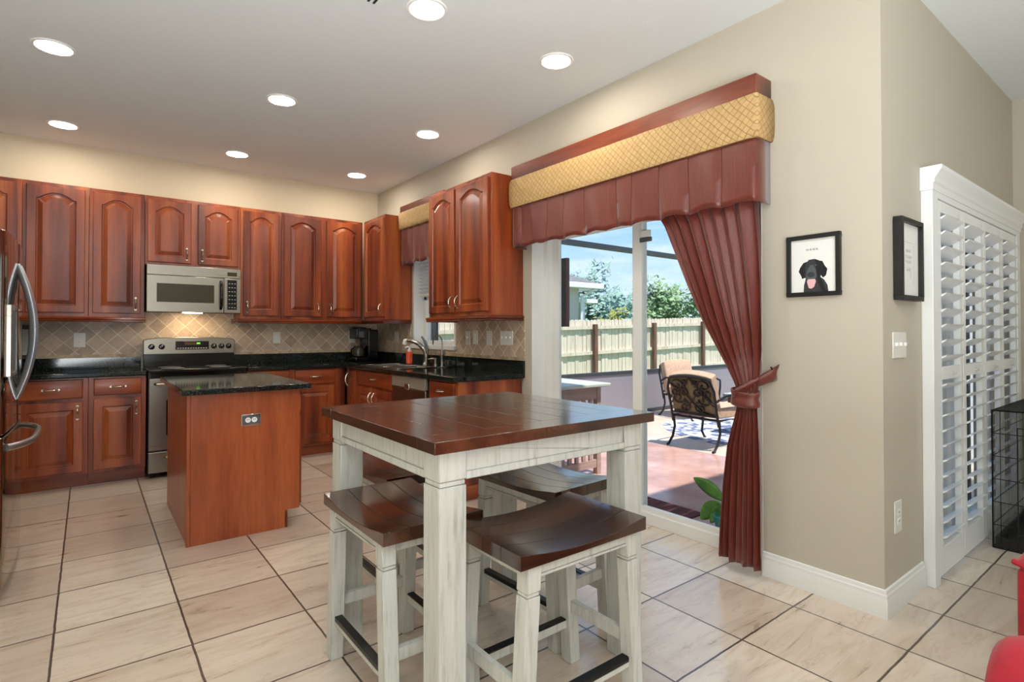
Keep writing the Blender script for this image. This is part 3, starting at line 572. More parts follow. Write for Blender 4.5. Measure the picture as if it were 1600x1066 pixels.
# ------------------------------------------------------------------ wall plates
def plate(label, pl, u0, u1, z0, z1, kind, n=1, name=None):
    o = thing(name or ('light_switch' if kind == 'sw' else 'power_outlet'), label, 'switch' if kind == 'sw' else 'outlet', pl.p((u0 + u1) / 2, 0, (z0 + z1) / 2), 'wall outlets and switches')
    mb = MB(); pl.box(mb, u0, u1, .0005, .007, z0, z1); mb.build('plate', M['white'], o, bev=.002)
    w_ = (u1 - u0) / n; zc = (z0 + z1) / 2
    for i in range(n):
        uc = u0 + w_ * (i + .5); mb = MB()
        if kind == 'sw': pl.box(mb, uc - .005, uc + .005, .007, .017, zc - .004, zc + .012); mb.build('toggle', M['bwhite'], o, bev=.001)
        elif kind == 'rock': pl.box(mb, uc - .016, uc + .016, .007, .0095, zc - .033, zc + .033); mb.build('rocker', M['bwhite'], o, bev=.001)
        else:
            for s_ in (-1, 1):
                mb = MB(); pl.box(mb, uc - .016, uc + .016, .007, .009, zc + s_ * .02 - .014, zc + s_ * .02 + .014); k = mb.build('socket', M['bwhite'], o, bev=.003)
                mb = MB(); pl.box(mb, uc - .007, uc - .004, .009, .0094, zc + s_ * .02 - .003, zc + s_ * .02 + .006); pl.box(mb, uc + .004, uc + .007, .009, .0094, zc + s_ * .02 - .003, zc + s_ * .02 + .006); mb.build('slots', M['dgrey'], k)
    return o
PB = Pl('b', YB - .008); PR = Pl('r', XR - .008); PW = Pl('b', YW); 
plate('white outlet on the tile backsplash left of the stove', PB, -.102, -.018, 1.108, 1.235, 'out')
plate('white outlet on the backsplash right of the stove', PB, 1.555, 1.632, 1.122, 1.243, 'out')
plate('white outlet partly behind the coffee maker', PB, 2.385, 2.46, 1.12, 1.25, 'out')
plate('white outlet between the corner and the kitchen window', PR, 5.60, 5.69, 1.13, 1.247, 'out')
plate('leftmost narrow switch plate right of the kitchen window', PR, 4.148, 4.222, 1.127, 1.250, 'sw')
plate('rocker switch plate second right of the kitchen window', PR, 4.025, 4.10, 1.134, 1.257, 'rock')
plate('white outlet between two switch plates near the patio door', PR, 3.812, 3.888, 1.127, 1.253, 'out')
plate('wide three-gang switch plate nearest the patio door on the backsplash', PR, 3.52, 3.688, 1.135, 1.250, 'sw', 3)
plate('three-gang white switch plate on the wall below the script picture', PW, 2.845, 3.01, 1.122, 1.240, 'sw', 3)
plate('white outlet low on the wall left of the shutters', PW, 2.852, 2.935, .338, .480, 'out')

# ------------------------------------------------------------------ dining table
f = thing('dining_table', 'square counter-height table with dark plank top and distressed white legs', 'table', (1.25, 1.815, 0))
TX0, TX1, TY0, TY1, TZ = .768, 1.738, 1.345, 2.282, .930
mb = MB(); th = .036; bw = .105
mb.box(TX0, TX1, TY0, TY0 + bw, TZ - th, TZ); mb.box(TX0, TX1, TY1 - bw, TY1, TZ - th, TZ)
nb = 8; cw = (TX1 - TX0) / nb
for i in range(nb): mb.box(TX0 + i * cw + .0007, TX0 + (i + 1) * cw - .0007, TY0 + bw + .0007, TY1 - bw - .0007, TZ - th, TZ - .0003)
mb.build('tabletop', M['walnut'], f, bev=.0014)
LX0, LX1, LY0, LY1 = .803, 1.702, 1.381, 2.252; lw = .094
def leg_shape(mb, x0, x1, y0, y1, ztop, notch=.786):
    for a, b, s_ in ((notch + .016, ztop, 0), (notch, notch + .016, .003), (0, notch, 0)):
        mb.box(x0 + s_, x1 - s_, y0 + s_, y1 - s_, a, b)
    return mb
for x0 in (LX0, LX1 - lw):
    for y0 in (LY0, LY1 - lw): leg_shape(MB(), x0, x0 + lw, y0, y0 + lw, TZ - th - .0005).build('leg', M['distress'], f, bev=.003)
ap0, ap1 = .80, TZ - th - .0005; ah = .006
def apron(b, bead):
    MB().box(*b).box(*bead).build('apron', M['distress'], f, bev=.002)
for y0, y1, s_ in ((LY0 + ah, LY0 + .03, -1), (LY1 - .03, LY1 - ah, 1)):
    yb = (y0 - .005, y0) if s_ < 0 else (y1, y1 + .005)
    apron((LX0 + lw, LX1 - lw, y0, y1, ap0, ap1), (LX0 + lw, LX1 - lw, yb[0], yb[1], ap0, ap0 + .024))
for x0, x1, s_ in ((LX0 + ah, LX0 + .03, -1), (LX1 - .03, LX1 - ah, 1)):
    xb = (x0 - .005, x0) if s_ < 0 else (x1, x1 + .005)
    apron((x0, x1, LY0 + lw, LY1 - lw, ap0, ap1), (xb[0], xb[1], LY0 + lw, LY1 - lw, ap0, ap0 + .024))

# ------------------------------------------------------------------ saddle stools (local: long axis x)
def make_stool(label):
    f = thing('saddle_stool', label, 'stool', (0, 0, 0), 'saddle stools around the counter-height table')
    HL, HW, SZ = .268, .186, .622
    mb = MB(); nb = 4; w_ = 2 * HW / nb; n = 14
    for i in range(nb):
        y0, y1 = -HW + i * w_ + .0006, -HW + (i + 1) * w_ - .0006; rows = []
        for k in range(n + 1):
            t_ = -1 + 2 * k / n; x = t_ * HL; top = SZ - .024 * (1 - min(1, abs(t_) * 1.06) ** 2); bot = SZ - .042
            e = .0011
            rows.append([(x, y0, bot), (x, y0, top - e), (x, y0 + e, top), (x, y1 - e, top), (x, y1, top - e), (x, y1, bot)])
        mb.grid(rows, closed=True); mb.add(rows[0], [(0, 1, 2, 3, 4, 5)]); mb.add(rows[-1], [(5, 4, 3, 2, 1, 0)])
    mb.build('seat', M['walnut_seat'], f, ang=35)
    zt = SZ - .0425; g = .05; yl = .175
    def xtop(z): return .232 + (.268 - .232) * (1 - z / zt)   # outer x of a leg at height z
    for sx in (-1, 1):
        for sy in (-1, 1):
            mb = MB()
            for z0, z1, i_ in ((.502, zt, 0), (.490, .502, .0025), (0, .490, 0)):
                q = []
                for z in (z0, z1):
                    xo, yo = xtop(z) - i_, yl - i_; xi, yi = xtop(z) - g + i_, yl - g + i_
                    q.append([(sx * a, sy * b, z) for a, b in ((xi, yi), (xo, yi), (xo, yo), (xi, yo))])
                mb.hexa(q[0], q[1])
            mb.build('leg', M['distress'], f, bev=.0025)
    for sy in (-1, 1):
        mb = MB(); y0, y1 = sy * (yl - .028), sy * (yl - .006); a = .185
        mb.box(-a - .002, a + .002, y0, y1, .540, zt).box(-a, a, y1, y1 + sy * .003, .540, .549); mb.build('apron', M['distress'], f, bev=.0015)
        r_ = MB().box(-.215, .215, sy * (yl - .036), sy * (yl - .014), .132, .164).build('rung', M['distress'], f, bev=.002)
        MB().box(-.205, .205, sy * (yl - .039), sy * (yl - .011), .164, .170).box(-.205, .205, sy * (yl - .0135), sy * (yl - .011), .152, .164).build('foot_strip', M['blackmetal'], r_, bev=.001)
    for sx in (-1, 1):
        x0, x1 = sx * (xtop(.56) - .030), sx * (xtop(.56) - .008)
        MB().box(x0, x1, -.128, .128, .540, zt).build('apron', M['distress'], f, bev=.0015)
        x0, x1 = sx * (xtop(.215) - .036), sx * (xtop(.215) - .014)
        MB().box(x0, x1, -.128, .128, .196, .238).build('rung', M['distress'], f, bev=.002)
    return f
s0 = make_stool('saddle stool in front of the table, its whole scratched plank seat showing')
s0.location = (1.212, 1.366, 0)
copy_tree(s0, (.905, 1.842, 0), PI / 2, 'saddle stool at the left side of the table, nearest the kitchen island')
copy_tree(s0, (1.595, 1.846, 0), PI / 2 + .05, 'saddle stool on the patio side of the table with its seat under the top')
copy_tree(s0, (1.178, 2.407, 0), PI / 2, 'saddle stool farthest back, seen between the table legs beneath the top')

# ------------------------------------------------------------------ patio door
f = thing('sliding_patio_door', 'white framed sliding glass patio door opening to the lanai', 'door', (2.9, 2.34, 0)); f['kind'] = 'structure'; f.name = 'door_1'; ORIG['door_1'] = (2.9, 2.34, 0)
MB().box(2.86, 2.95, DY0, DY1, 0, .075).build('track', M['trim'], f, bev=.003)
MB().box(2.86, 2.95, DY1 - .045, DY1, .075, DZ).box(2.86, 2.95, DY0, DY0 + .045, .075, DZ).box(2.86, 2.95, DY0 + .045, DY1 - .045, 1.985, DZ).build('frame', M['trim'], f, bev=.003)
def panel(name, y0, y1, x0, st=.07):
    p_ = MB().box(x0, x0 + .03, y0, y0 + st, .075, 1.985).box(x0, x0 + .03, y1 - st, y1, .075, 1.985).box(x0, x0 + .03, y0 + st, y1 - st, .075, .105).box(x0, x0 + .03, y0 + st, y1 - st, 1.965, 1.985).build(name, M['trim'], f, bev=.002)
    MB().box(x0 + .013, x0 + .017, y0 + st, y1 - st, .105, 1.965).build('glass_pane', M['glass'], p_, smooth=False); return p_
panel('sliding_panel', 2.335, DY1 - .045, 2.915, .075); panel('fixed_panel', DY0 + .045, 2.405, 2.880, .075)
MB().box(2.862, 2.879, 2.25, 2.32, 1.86, 1.905).build('sensor', M['trim'], f, bev=.003); MB().box(2.862, 2.879, 2.24, 2.33, 1.83, 1.858).build('sensor', M['greyplastic'], f, bev=.003)
MB().box(XO - .03, XO + .06, DY0 - .1, DY1 + .1, DZ - .03, DZ + .05).build('header', M['olive'], f)
struct('trim_4', MB().box(XR - .001, 2.862, DY1 - .003, DY1, 0, DZ).box(XR - .001, 2.862, DY0, DY0 + .003, 0, DZ), M['trim'], smooth=False)
# kitchen window
f = thing('window_1', 'white kitchen window above the sink', 'window', (2.87, 4.85, 1.2)); f['kind'] = 'structure'
MB().box(2.74, XO, WY0, WY0 + .03, WZ0, WZ1).box(2.74, XO, WY1 - .03, WY1, WZ0, WZ1).box(2.74, XO, WY0, WY1, WZ1 - .03, WZ1).build('frame', M['trim'], f)
MB().box(XR - .03, XO, WY0 - .015, WY1 + .02, WZ0 - .035, WZ0 + .006).build('sill', M['trim'], f, bev=.003)
p_ = MB().box(2.86, 2.89, WY0 + .03, WY0 + .075, WZ0, 1.62).box(2.86, 2.89, WY1 - .085, WY1 - .03, WZ0, 1.62).box(2.86, 2.89, WY0 + .03, WY1 - .03, WZ0, WZ0 + .05).box(2.86, 2.89, WY0 + .03, WY1 - .03, 1.585, 1.63).build('sash', M['trim'], f, bev=.002)
MB().box(2.873, 2.877, WY0 + .075, WY1 - .085, WZ0 + .05, 1.585).build('glass_pane', M['glass'], p_, smooth=False)
p_ = MB().box(2.895, 2.92, WY0 + .03, WY0 + .075, 1.60, WZ1 - .03).box(2.895, 2.92, WY1 - .085, WY1 - .03, 1.60, WZ1 - .03).box(2.895, 2.92, WY0 + .03, WY1 - .03, WZ1 - .08, WZ1 - .03).build('sash', M['trim'], f, bev=.002)
MB().box(2.905, 2.909, WY0 + .075, WY1 - .085, 1.60, WZ1 - .08).build('glass_pane', M['glass'], p_, smooth=False)
b_ = thing('window_blind', 'raised white slatted blind in the kitchen window', 'blind', (2.80, 4.85, 1.64))
mb = MB()
for k in range(14):
    z = 1.66 + k * .036; mb.hexa([(2.785, WY0 + .035, z + .012), (2.83, WY0 + .035, z - .004), (2.83, WY1 - .035, z - .004), (2.785, WY1 - .035, z + .012)], [(2.785, WY0 + .035, z + .015), (2.83, WY0 + .035, z - .001), (2.83, WY1 - .035, z - .001), (2.785, WY1 - .035, z + .015)])
mb.build('slats', M['blind'], b_, smooth=False)
box_part('bottom_rail', M['blind'], b_, (2.785, 2.83, WY0 + .035, WY1 - .035, 1.622, 1.642)); box_part('head_rail', M['blind'], b_, (2.775, 2.84, WY0 + .032, WY1 - .032, 2.17, 2.22))
for y_ in (4.55, 5.15): MB().tube([(2.808, y_, 1.64), (2.808, y_, 2.18)], .0015, 6).build('cord', M['blind'], b_)

# ------------------------------------------------------------------ pelmets with pleated valances
def pelmet(label, xf, y0, y1, zw0, zw1, zg0, zv0, pleats, ret0=True, ret1=True):
    f = thing('window_pelmet', label, 'valance', (XR, (y0 + y1) / 2, zg0), 'fabric-covered cornice pelmets')
    g = .012
    MB().box(xf + g, XR - .001, y0 + g, y1 - g, zw0 - .02, zw1).build('cornice_board', M['walpad'], f, bev=.004)
    rows = []   # padded gold band, wrapping the right-hand (near) end
    path = [(XR - .002, y0), (xf + .012, y0), (xf + .003, y0 + .004), (xf, y0 + .014)] + [(xf, y0 + .014 + (y1 - y0 - .028) * i / 30) for i in range(1, 31)] + [(xf + .003, y1 - .004), (xf + .012, y1), (XR - .002, y1)]
    c0 = Vector(((xf + XR) / 2, (y0 + y1) / 2))
    for k in range(9):
        s_ = k / 8; bul = .004 * math.sin(PI * s_) - (.006 if k in (0, 8) else 0); z = zg0 + (zw0 - zg0) * s_; row = []
        for i, (px, py) in enumerate(path):
            wv_ = .0015 * math.sin(i * 1.9 + k)
            dx = -1 if 2 <= i <= len(path) - 3 else 0; dy = (-1 if i <= 3 else (1 if i >= len(path) - 4 else 0))
            row.append((px + dx * (bul + wv_), py + dy * (bul), z))
        rows.append(row)
    b2 = [[(XR - .002 if abs(p[0] - (XR - .002)) < .02 else p[0] + .03, min(max(p[1], y0 + .03), y1 - .03), p[2]) for p in r_] for r_ in (rows[0], rows[-1])]
    MB().grid([b2[0]] + rows + [b2[1]]).build('padded_band', M['gold'], f, ang=70, solid=.003)
    xv = xf + .022; pts = []       # plan line of the valance
    pts += [(XR - .003, y0 + .02), (xv + .03, y0 + .02), (xv, y0 + .025)]
    ys = pleats; 
    for a, b in zip(ys[:-1], ys[1:]):
        m = max(3, int((b - a) / .035))
        for i in range(m + 1):
            t_ = i / m; pts.append((xv - .0015 * math.sin(PI * t_) + (.002 if i in (0, m) else 0), a + .003 + (b - a - .006) * t_))
        pts += [(xv + .010, b - .0015), (xv + .010, b + .0015)]
    pts += [(xv, y1 - .025), (xv + .03, y1 - .02), (XR - .003, y1 - .02)]
    rows = []; nz = 10
    for k in range(nz + 1):
        s_ = k / nz; row = []
        for i, (px, py) in enumerate(pts):
            e_ = (.010 * math.sin(py * 23 + 2.2 * s_) + .006 * math.sin(py * 61 + 4 * s_)) * s_ if 2 < i < len(pts) - 3 else 0
            z = zg0 + .01 + (zv0 - zg0 - .01) * s_ + (.007 * math.sin(py * 31)) * s_
            row.append((px - e_ - (.004 * s_ if 2 < i < len(pts) - 3 else 0), py, z))
        rows.append(row)
    MB().grid(rows).build('pleated_valance', M['silk'], f, ang=60, solid=.003)
    return f
pelmet('long cornice pelmet with gold band and burgundy valance above the patio door', 2.579, 1.374, 3.372, 2.418, 2.52, 2.205, 1.893, [1.409, 1.58, 1.781, 1.975, 2.175, 2.301, 2.578, 2.774, 2.949, 3.242, 3.34])
pelmet('short cornice pelmet with gold band and burgundy valance above the kitchen window', 2.576, 4.368, 5.286, 2.492, 2.56, 2.318, 1.945, [4.40, 4.55, 4.70, 4.86, 5.0, 5.13, 5.25])

# ------------------------------------------------------------------ curtain
f = thing('tied_curtain', 'floor-length burgundy silk curtain tied back at the right of the patio door', 'curtain', (2.66, 1.5, 0))
prof = [(1.95, 1.412, 2.03), (1.85, 1.408, 1.965), (1.70, 1.400, 1.90), (1.50, 1.396, 1.815), (1.30, 1.396, 1.725), (1.15, 1.396, 1.64), (1.05, 1.405, 1.585), (.97, 1.416, 1.545), (.915, 1.425, 1.532), (.86, 1.424, 1.534), (.78, 1.418, 1.555), (.65, 1.408, 1.592), (.45, 1.402, 1.618), (.25, 1.400, 1.635), (.10, 1.398, 1.645), (.055, 1.397, 1.648)]
def interp(z):
    for (za, ra, la), (zb, rb, lb) in zip(prof[:-1], prof[1:]):
        if za >= z >= zb:
            t_ = (za - z) / (za - zb); return ra + (rb - ra) * t_, la + (lb - la) * t_
    return prof[-1][1:]
rows = []; nc = 150; nzr = 60; NF = 8
for k in range(nzr + 1):
    z = 1.95 - 1.9 * k / nzr; r0, l0 = interp(max(z, .055)); row = []
    wdt = l0 - r0; amp = .026 if z > 1.1 else (.022 if z < .8 else .018)
    amp *= min(1, .35 + abs(z - .915) * 2.2)
    for j in range(nc + 1):
        s_ = j / nc; ph = 2 * PI * NF * (s_ + .03 * math.sin(5 * s_ + 1.1 * z) + .016 * math.sin(11 * s_ + 2))
        y = r0 + wdt * s_ + .10 * wdt / NF * math.sin(2 * ph)
        x = 2.660 - amp * math.sin(ph) * (.75 + .25 * math.sin(3.1 * s_ * PI + 1)) - .02 * math.sin(PI * s_) * (1 if z < 1.2 else .5)
        if z < .12: x += .004 * math.sin(ph * 1.0); 
        zz = z if z > .1 else z + (.012 * math.sin(ph * .5 + 1) + .02 * s_) * (1 - z / .1)
        row.append((x, y, max(zz, .012)))
    rows.append(row)
MB().grid(rows).build('curtain_cloth', M['silk'], f, ang=80, solid=.002)
# tie band wrapping the gather and running up to a hook
rows = []
for k in range(7):
    z = .872 + .075 * k / 6
    rows.append([(2.640 + (.042 + .004 * math.sin(k * 1.1)) * math.cos(a), 1.478 + (.070 + .003 * math.sin(k * 1.3 + 1)) * math.sin(a), z + .012 * math.cos(a - .6)) for a in [2 * PI * i / 40 for i in range(40)]])
tb = MB().grid(rows, closed=True).build('tie_band', M['silk'], f, ang=80, solid=.006)
rows = []
for k in range(9):
    t_ = k / 8; x = 2.597 + .135 * t_ ** 1.4; y = 1.520 - .155 * t_; zc = .925 + .115 * t_; hw = .022 + .018 * t_ ** 2
    rows.append([(x + .010 * math.sin(i * 1.2 + t_ * 2), y - .012 * (i / 5), zc - hw + 2 * hw * i / 5 ) for i in range(6)])
MB().grid(rows).build('tie_strap', M['silk'], f, ang=80, solid=.006)
MB().tube([(XR - .001, 1.375, 1.055), (2.715, 1.375, 1.05), (2.70, 1.375, 1.065)], .004, 8).build('hook', M['blackmetal'], f)

# ------------------------------------------------------------------ pictures
f = thing('framed_dog_portrait', 'black framed print of a black dog with pink tongue', 'picture', (XR, 1.186, 1.41))
FYa, FYb, FZ0, FZ1 = 1.062, 1.306, 1.411, 1.706; bx = .02
def frame_r(mb, b): mb.box(XR - .022, XR - .001, FYa, FYb, FZ0, FZ0 + b).box(XR - .022, XR - .001, FYa, FYb, FZ1 - b, FZ1).box(XR - .022, XR - .001, FYa, FYa + b, FZ0 + b, FZ1 - b).box(XR - .022, XR - .001, FYb - b, FYb, FZ0 + b, FZ1 - b); return mb
frame_r(MB(), bx).build('frame', M['blackm'], f, bev=.0015)
pr = MB().box(XR - .010, XR - .002, FYa + bx - .002, FYb - bx + .002, FZ0 + bx - .002, FZ1 - bx + .002).build('print', M['paper'], f)
def art(pts, m, lay, name):   # pts in print units: 0..1 across (left to right), 0..1 up
    W, H = FYb - FYa - 2 * bx, FZ1 - FZ0 - 2 * bx
    MB().prism([(XR - .010, FYb - bx - a * W, FZ0 + bx + b * H) for a, b in pts], (-.0003 * lay, 0, 0)).build(name, M[m], pr, smooth=False)
def ell(cx, cy, rx, ry, n=20, a0=0, a1=2 * PI): return [(cx + rx * math.cos(a0 + (a1 - a0) * i / n), cy + ry * math.sin(a0 + (a1 - a0) * i / n)) for i in range(n if a1 - a0 > 6 else n + 1)]
art([(.28, 0), (.29, .14), (.33, .26), (.62, .30), (.74, .22), (.81, .12), (.83, 0)], 'dgrey', 1, 'chest')
art([(.20, .47), (.17, .40), (.22, .33), (.25, .26), (.32, .28), (.36, .42), (.38, .55), (.36, .58), (.28, .56)], 'ink', 2, 'ear')
art([(.62, .58), (.70, .57), (.76, .47), (.81, .42), (.78, .30), (.72, .26), (.64, .33), (.60, .45)], 'ink', 2, 'ear')
art([(.32, .44), (.33, .54), (.40, .61), (.52, .62), (.64, .58), (.68, .46), (.66, .30), (.62, .18), (.50, .16), (.36, .20), (.31, .30)], 'dgrey', 3, 'head')
art([(.54, .62), (.64, .58), (.68, .46), (.66, .28), (.74, .10), (.80, 0), (.70, 0), (.60, .18), (.57, .40)], 'ink', 4, 'shade_marking')
art([(.34, .28), (.36, .40), (.42, .50), (.50, .51), (.56, .42), (.58, .30), (.54, .23), (.38, .23)], 'grey', 5, 'muzzle')
art(ell(.45, .33, .085, .05), 'dgrey', 6, 'nose')
art([(.36, .20), (.38, .245), (.54, .245), (.56, .20), (.52, .10), (.46, .065), (.40, .08)], 'pink', 7, 'tongue')
art(ell(.40, .49, .018, .016), 'ink', 6, 'eye'); art(ell(.56, .50, .018, .016), 'grey', 6, 'eye')
Mx = Matrix(((0, 0, -1, XR - .0103), (-1, 0, 0, FYb - bx - .48 * (FYb - FYa - 2 * bx)), (0, 1, 0, FZ0 + bx + .80 * (FZ1 - FZ0 - 2 * bx)), (0, 0, 0, 1)))
text_mesh('H A N K', .0150, M['ink'], pr, 'lettering', Mx, .0004)

f = thing('framed_script_print', 'deep black frame with faint script on white, left of the shutters', 'picture', (3.0, YW, 1.385))
PX0, PX1, PZ0, PZ1, b_, dp_ = 2.868, 3.155, 1.386, 1.762, .022, .038
MB().box(PX0, PX1, YW - dp_, YW - .001, PZ0, PZ0 + b_).box(PX0, PX1, YW - dp_, YW - .001, PZ1 - b_, PZ1).box(PX0, PX0 + b_, YW - dp_, YW - .001, PZ0 + b_, PZ1 - b_).box(PX1 - b_, PX1, YW - dp_, YW - .001, PZ0 + b_, PZ1 - b_).build('frame', M['blackm'], f, bev=.002)
pr2 = MB().box(PX0 + b_ - .002, PX1 - b_ + .002, YW - .020, YW - .002, PZ0 + b_ - .002, PZ1 - b_ + .002).build('print', M['paper'], f)
for i, (zz, ln) in enumerate(((1.615, .06), (1.590, .085), (1.565, .07), (1.53, .05))):
    pts = [(3.0 - ln / 2 + ln * k / 20, YW - .0205, zz + .008 * math.sin(k * 1.7 + i)) for k in range(21)]
    MB().tube(pts, .0012, 5).build('script_line', M['lgrey'], pr2)
MB().box(2.955, 3.075, YW - .0206, YW - .0198, 1.655, 1.6565).box(3.0735, 3.075, YW - .0206, YW - .0198, 1.46, 1.655).box(3.03, 3.033, YW - .0206, YW - .0198, 1.49, 1.52).build('ruled_border', M['lgrey'], pr2)

# ------------------------------------------------------------------ plantation shutters
f = thing('plantation_shutter', 'white plantation shutters with four louvered panels covering the nook doors', 'shutters', (4.2, YW, 0))
yf = YW - .035
MB().box(3.245, 3.325, YW - .05, YW - .0005, 0, 1.94).box(5.06, 5.15, YW - .05, YW - .0005, 0, 1.94).box(3.325, 5.06, YW - .05, YW - .0005, 1.905, 1.94).build('frame', M['shut'], f, bev=.003)
cr_ = [(YW - .001, 1.935), (YW - .055, 1.935), (YW - .055, 1.965), (YW - .062, 1.972), (YW - .062, 1.99), (YW - .07, 2.0), (YW - .085, 2.025), (YW - .09, 2.03), (YW - .09, 2.05), (YW - .001, 2.05)]
MB().prism([(3.235, y, z) for y, z in cr_], (1.925, 0, 0)).build('crown', M['shut'], f, bev=.001)
pw = (5.055 - 3.33) / 4
for i in range(4):
    x0 = 3.33 + i * pw + .002; x1 = x0 + pw - .004; st = .052; ya, yb = YW - .046, YW - .016
    p_ = MB().box(x0, x0 + st, ya, yb, .03, 1.90).box(x1 - st, x1, ya, yb, .03, 1.90).box(x0 + st, x1 - st, ya, yb, .03, .165).box(x0 + st, x1 - st, ya, yb, 1.845, 1.90).box(x0 + st, x1 - st, ya, yb, 1.0, 1.065).build('panel', M['shut'], f, bev=.003)
    mb = MB(); tl = math.radians(-31); hl = .042
    for z0, z1, n in ((.165, 1.0, 11), (1.065, 1.845, 10)):
        for k in range(n):
            zc = z0 + (z1 - z0) * (k + .5) / n; yc = YW - .031; pts = []
            for a in range(12):
                an = 2 * PI * a / 12; u, v = -hl * math.cos(an), .0055 * math.sin(an)
                pts.append((x0 + st + .002, yc + u * math.cos(tl) - v * math.sin(tl), zc + u * math.sin(tl) + v * math.cos(tl)))
            mb.prism(pts, (x1 - x0 - 2 * st - .004, 0, 0))
    mb.build('louvers', M['shut'], p_, ang=50)
    xm = (x0 + x1) / 2
    MB().tube([(xm, ya - .004, 1.02), (xm, ya - .022, 1.03), (xm, ya - .004, 1.04)], .002, 6).build('pull', M['nickel'], p_)
f = thing('door_2', 'white framed glass doors behind the shutters', 'door', (4.2, YW + .1, 0)); f['kind'] = 'structure'
MB().box(SX0, SX0 + .05, YW + .1, YW + .16, 0, SZ1).box(SX1 - .05, SX1, YW + .1, YW + .16, 0, SZ1).box(SX0 + .05, SX1 - .05, YW + .1, YW + .16, SZ1 - .05, SZ1).box(SX0 + .05, SX1 - .05, YW + .1, YW + .16, 0, .05).box(4.17, 4.24, YW + .11, YW + .15, .05, SZ1 - .05).build('frame', M['trim'], f)
MB().box(3.60, 3.635, YW + .18, YW + .21, 0, SZ1).box(3.69, 3.705, YW + .18, YW + .21, 0, SZ1).box(4.86, 4.92, YW + .18, YW + .21, 0, SZ1).build('screen_frame', M['bronze'], f)
MB().box(SX0 + .05, 4.17, YW + .128, YW + .132, .05, SZ1 - .05).box(4.24, SX1 - .05, YW + .128, YW + .132, .05, SZ1 - .05).build('glass_pane', M['glass'], f, smooth=False)

# ------------------------------------------------------------------ dog crate
f = thing('dog_crate', 'black folding wire dog crate beside the shutters', 'dog crate', (4.65, .48, 0))
KX0, KX1, KY0, KY1, KZ = 4.13, 5.19, .10, .81, .79
MB().box(KX0 + .008, KX1 - .008, KY0 + .008, KY1 - .008, .008, .03).box(KX0 + .008, KX0 + .02, KY0 + .008, KY1 - .008, .03, .065).box(KX0 + .02, KX1 - .02, KY1 - .02, KY1 - .008, .03, .065).box(KX1 - .02, KX1 - .008, KY0 + .008, KY1 - .008, .03, .065).box(KX0 + .02, KX1 - .02, KY0 + .008, KY0 + .02, .03, .065).build('tray', M['blackm'], f)
def wires(name, o_, u, v, nu, nv, ru=.0016, rv=.0026):
    o_ = Vector(o_); u = Vector(u); v = Vector(v); mb = MB()
    for i in range(nu + 1): a = o_ + u * (i / nu); mb.tube([a, a + v], ru if 0 < i < nu else .004, 5)
    for j in range(nv + 1): a = o_ + v * (j / nv); mb.tube([a, a + u], rv if 0 < j < nv else .004, 5)
    return mb.build(name, M['blackm'], f)
wires('end_panel', (KX0, KY0, .005), (0, KY1 - KY0, 0), (0, 0, KZ - .005), 20, 6); wires('end_panel', (KX1, KY0, .005), (0, KY1 - KY0, 0), (0, 0, KZ - .005), 20, 6)
wires('side_panel', (KX0, KY0, .005), (KX1 - KX0, 0, 0), (0, 0, KZ - .005), 32, 6); wires('side_panel', (KX0, KY1, .005), (KX1 - KX0, 0, 0), (0, 0, KZ - .005), 32, 6); wires('top_panel', (KX0, KY0, KZ), (KX1 - KX0, 0, 0), (0, KY1 - KY0, 0), 32, 6)
d = MB().tube([(KX0 - .006, .24, .10), (KX0 - .006, .24, .70), (KX0 - .006, .70, .70), (KX0 - .006, .70, .10)], .0045, 6, closed=True).build('door', M['blackm'], f)
MB().tube([(KX0 - .008, .28, .45), (KX0 - .02, .22, .45)], .005, 6).tube([(KX0 - .012, .235, .42), (KX0 - .012, .235, .48)], .005, 6).build('latch', M['blackm'], d)
rows = [[(4.30 + .62 * i / 16, .22 + .44 * j / 12, .036 + .020 * abs(math.sin(i * .9 + j * .6) * math.cos(j * .8)) + .018 * math.sin(PI * i / 16) * math.sin(PI * j / 12)) for j in range(13)] for i in range(17)]
tag(MB().grid(rows).build('blanket', M['teal'], ang=80, solid=.008), 'teal blanket lying in the wire dog crate', 'blanket')

# ------------------------------------------------------------------ red armchair at right edge
f = thing('armchair', 'bright red upholstered armchair cut off at the right edge', 'armchair', (1.95, -.15, 0))
mb = MB(); pts = []
ax0, ax1, ztop = 1.505, 1.70, .615
def arm(x0, x1, y0, y1, z, r):
    rows = []
    for yy, ins in ((y1, .05), (y1 - .004, .03), (y1 - .02, .012), (y1 - .05, 0), (y0, 0)):
        row = [(x0 + ins, yy, .06)]
        for i in range(13):
            a = PI - PI * i / 12; row.append(((x0 + x1) / 2 + ((x1 - x0) / 2 + .012 - ins) * math.cos(a), yy, z - r + (r - ins) * math.sin(a)))
        row.append((x1 - ins, yy, .06)); rows.append(row)
    m_ = MB().grid(rows); m_.add(rows[0], [tuple(range(15))]); return m_
arm(1.432, 1.66, -.75, .305, .600, .105).build('arm', M['red'], f, ang=60)
FA = [(2.0, .346), (2.21, .346), (2.21, -.75), (2.0, -.75)]
mb = MB().box(2.0, 2.21, -.75, .346, .07, .598)
fa = mb.build('arm', M['red'], f, bev=.018, segs=3)
MB().tube([(2.004, -.74, .598), (2.004, .2, .599), (2.001, .32, .604), (1.996, .349, .616), (2.02, .350, .606), (2.06, .346, .600), (2.20, .346, .598)], .008, 8).build('piping', M['red'], fa)
MB().box(1.665, 2.005, -.75, .27, .08, .30).build('seat_base', M['red'], f, bev=.02, segs=3)
MB().box(1.675, 1.995, -.75, .28, .30, .45).build('seat_cushion', M['red'], f, bev=.05, segs=4)
MB().box(1.47, 2.21, -.95, -.74, .08, .92).build('backrest', M['red'], f, bev=.06, segs=4)
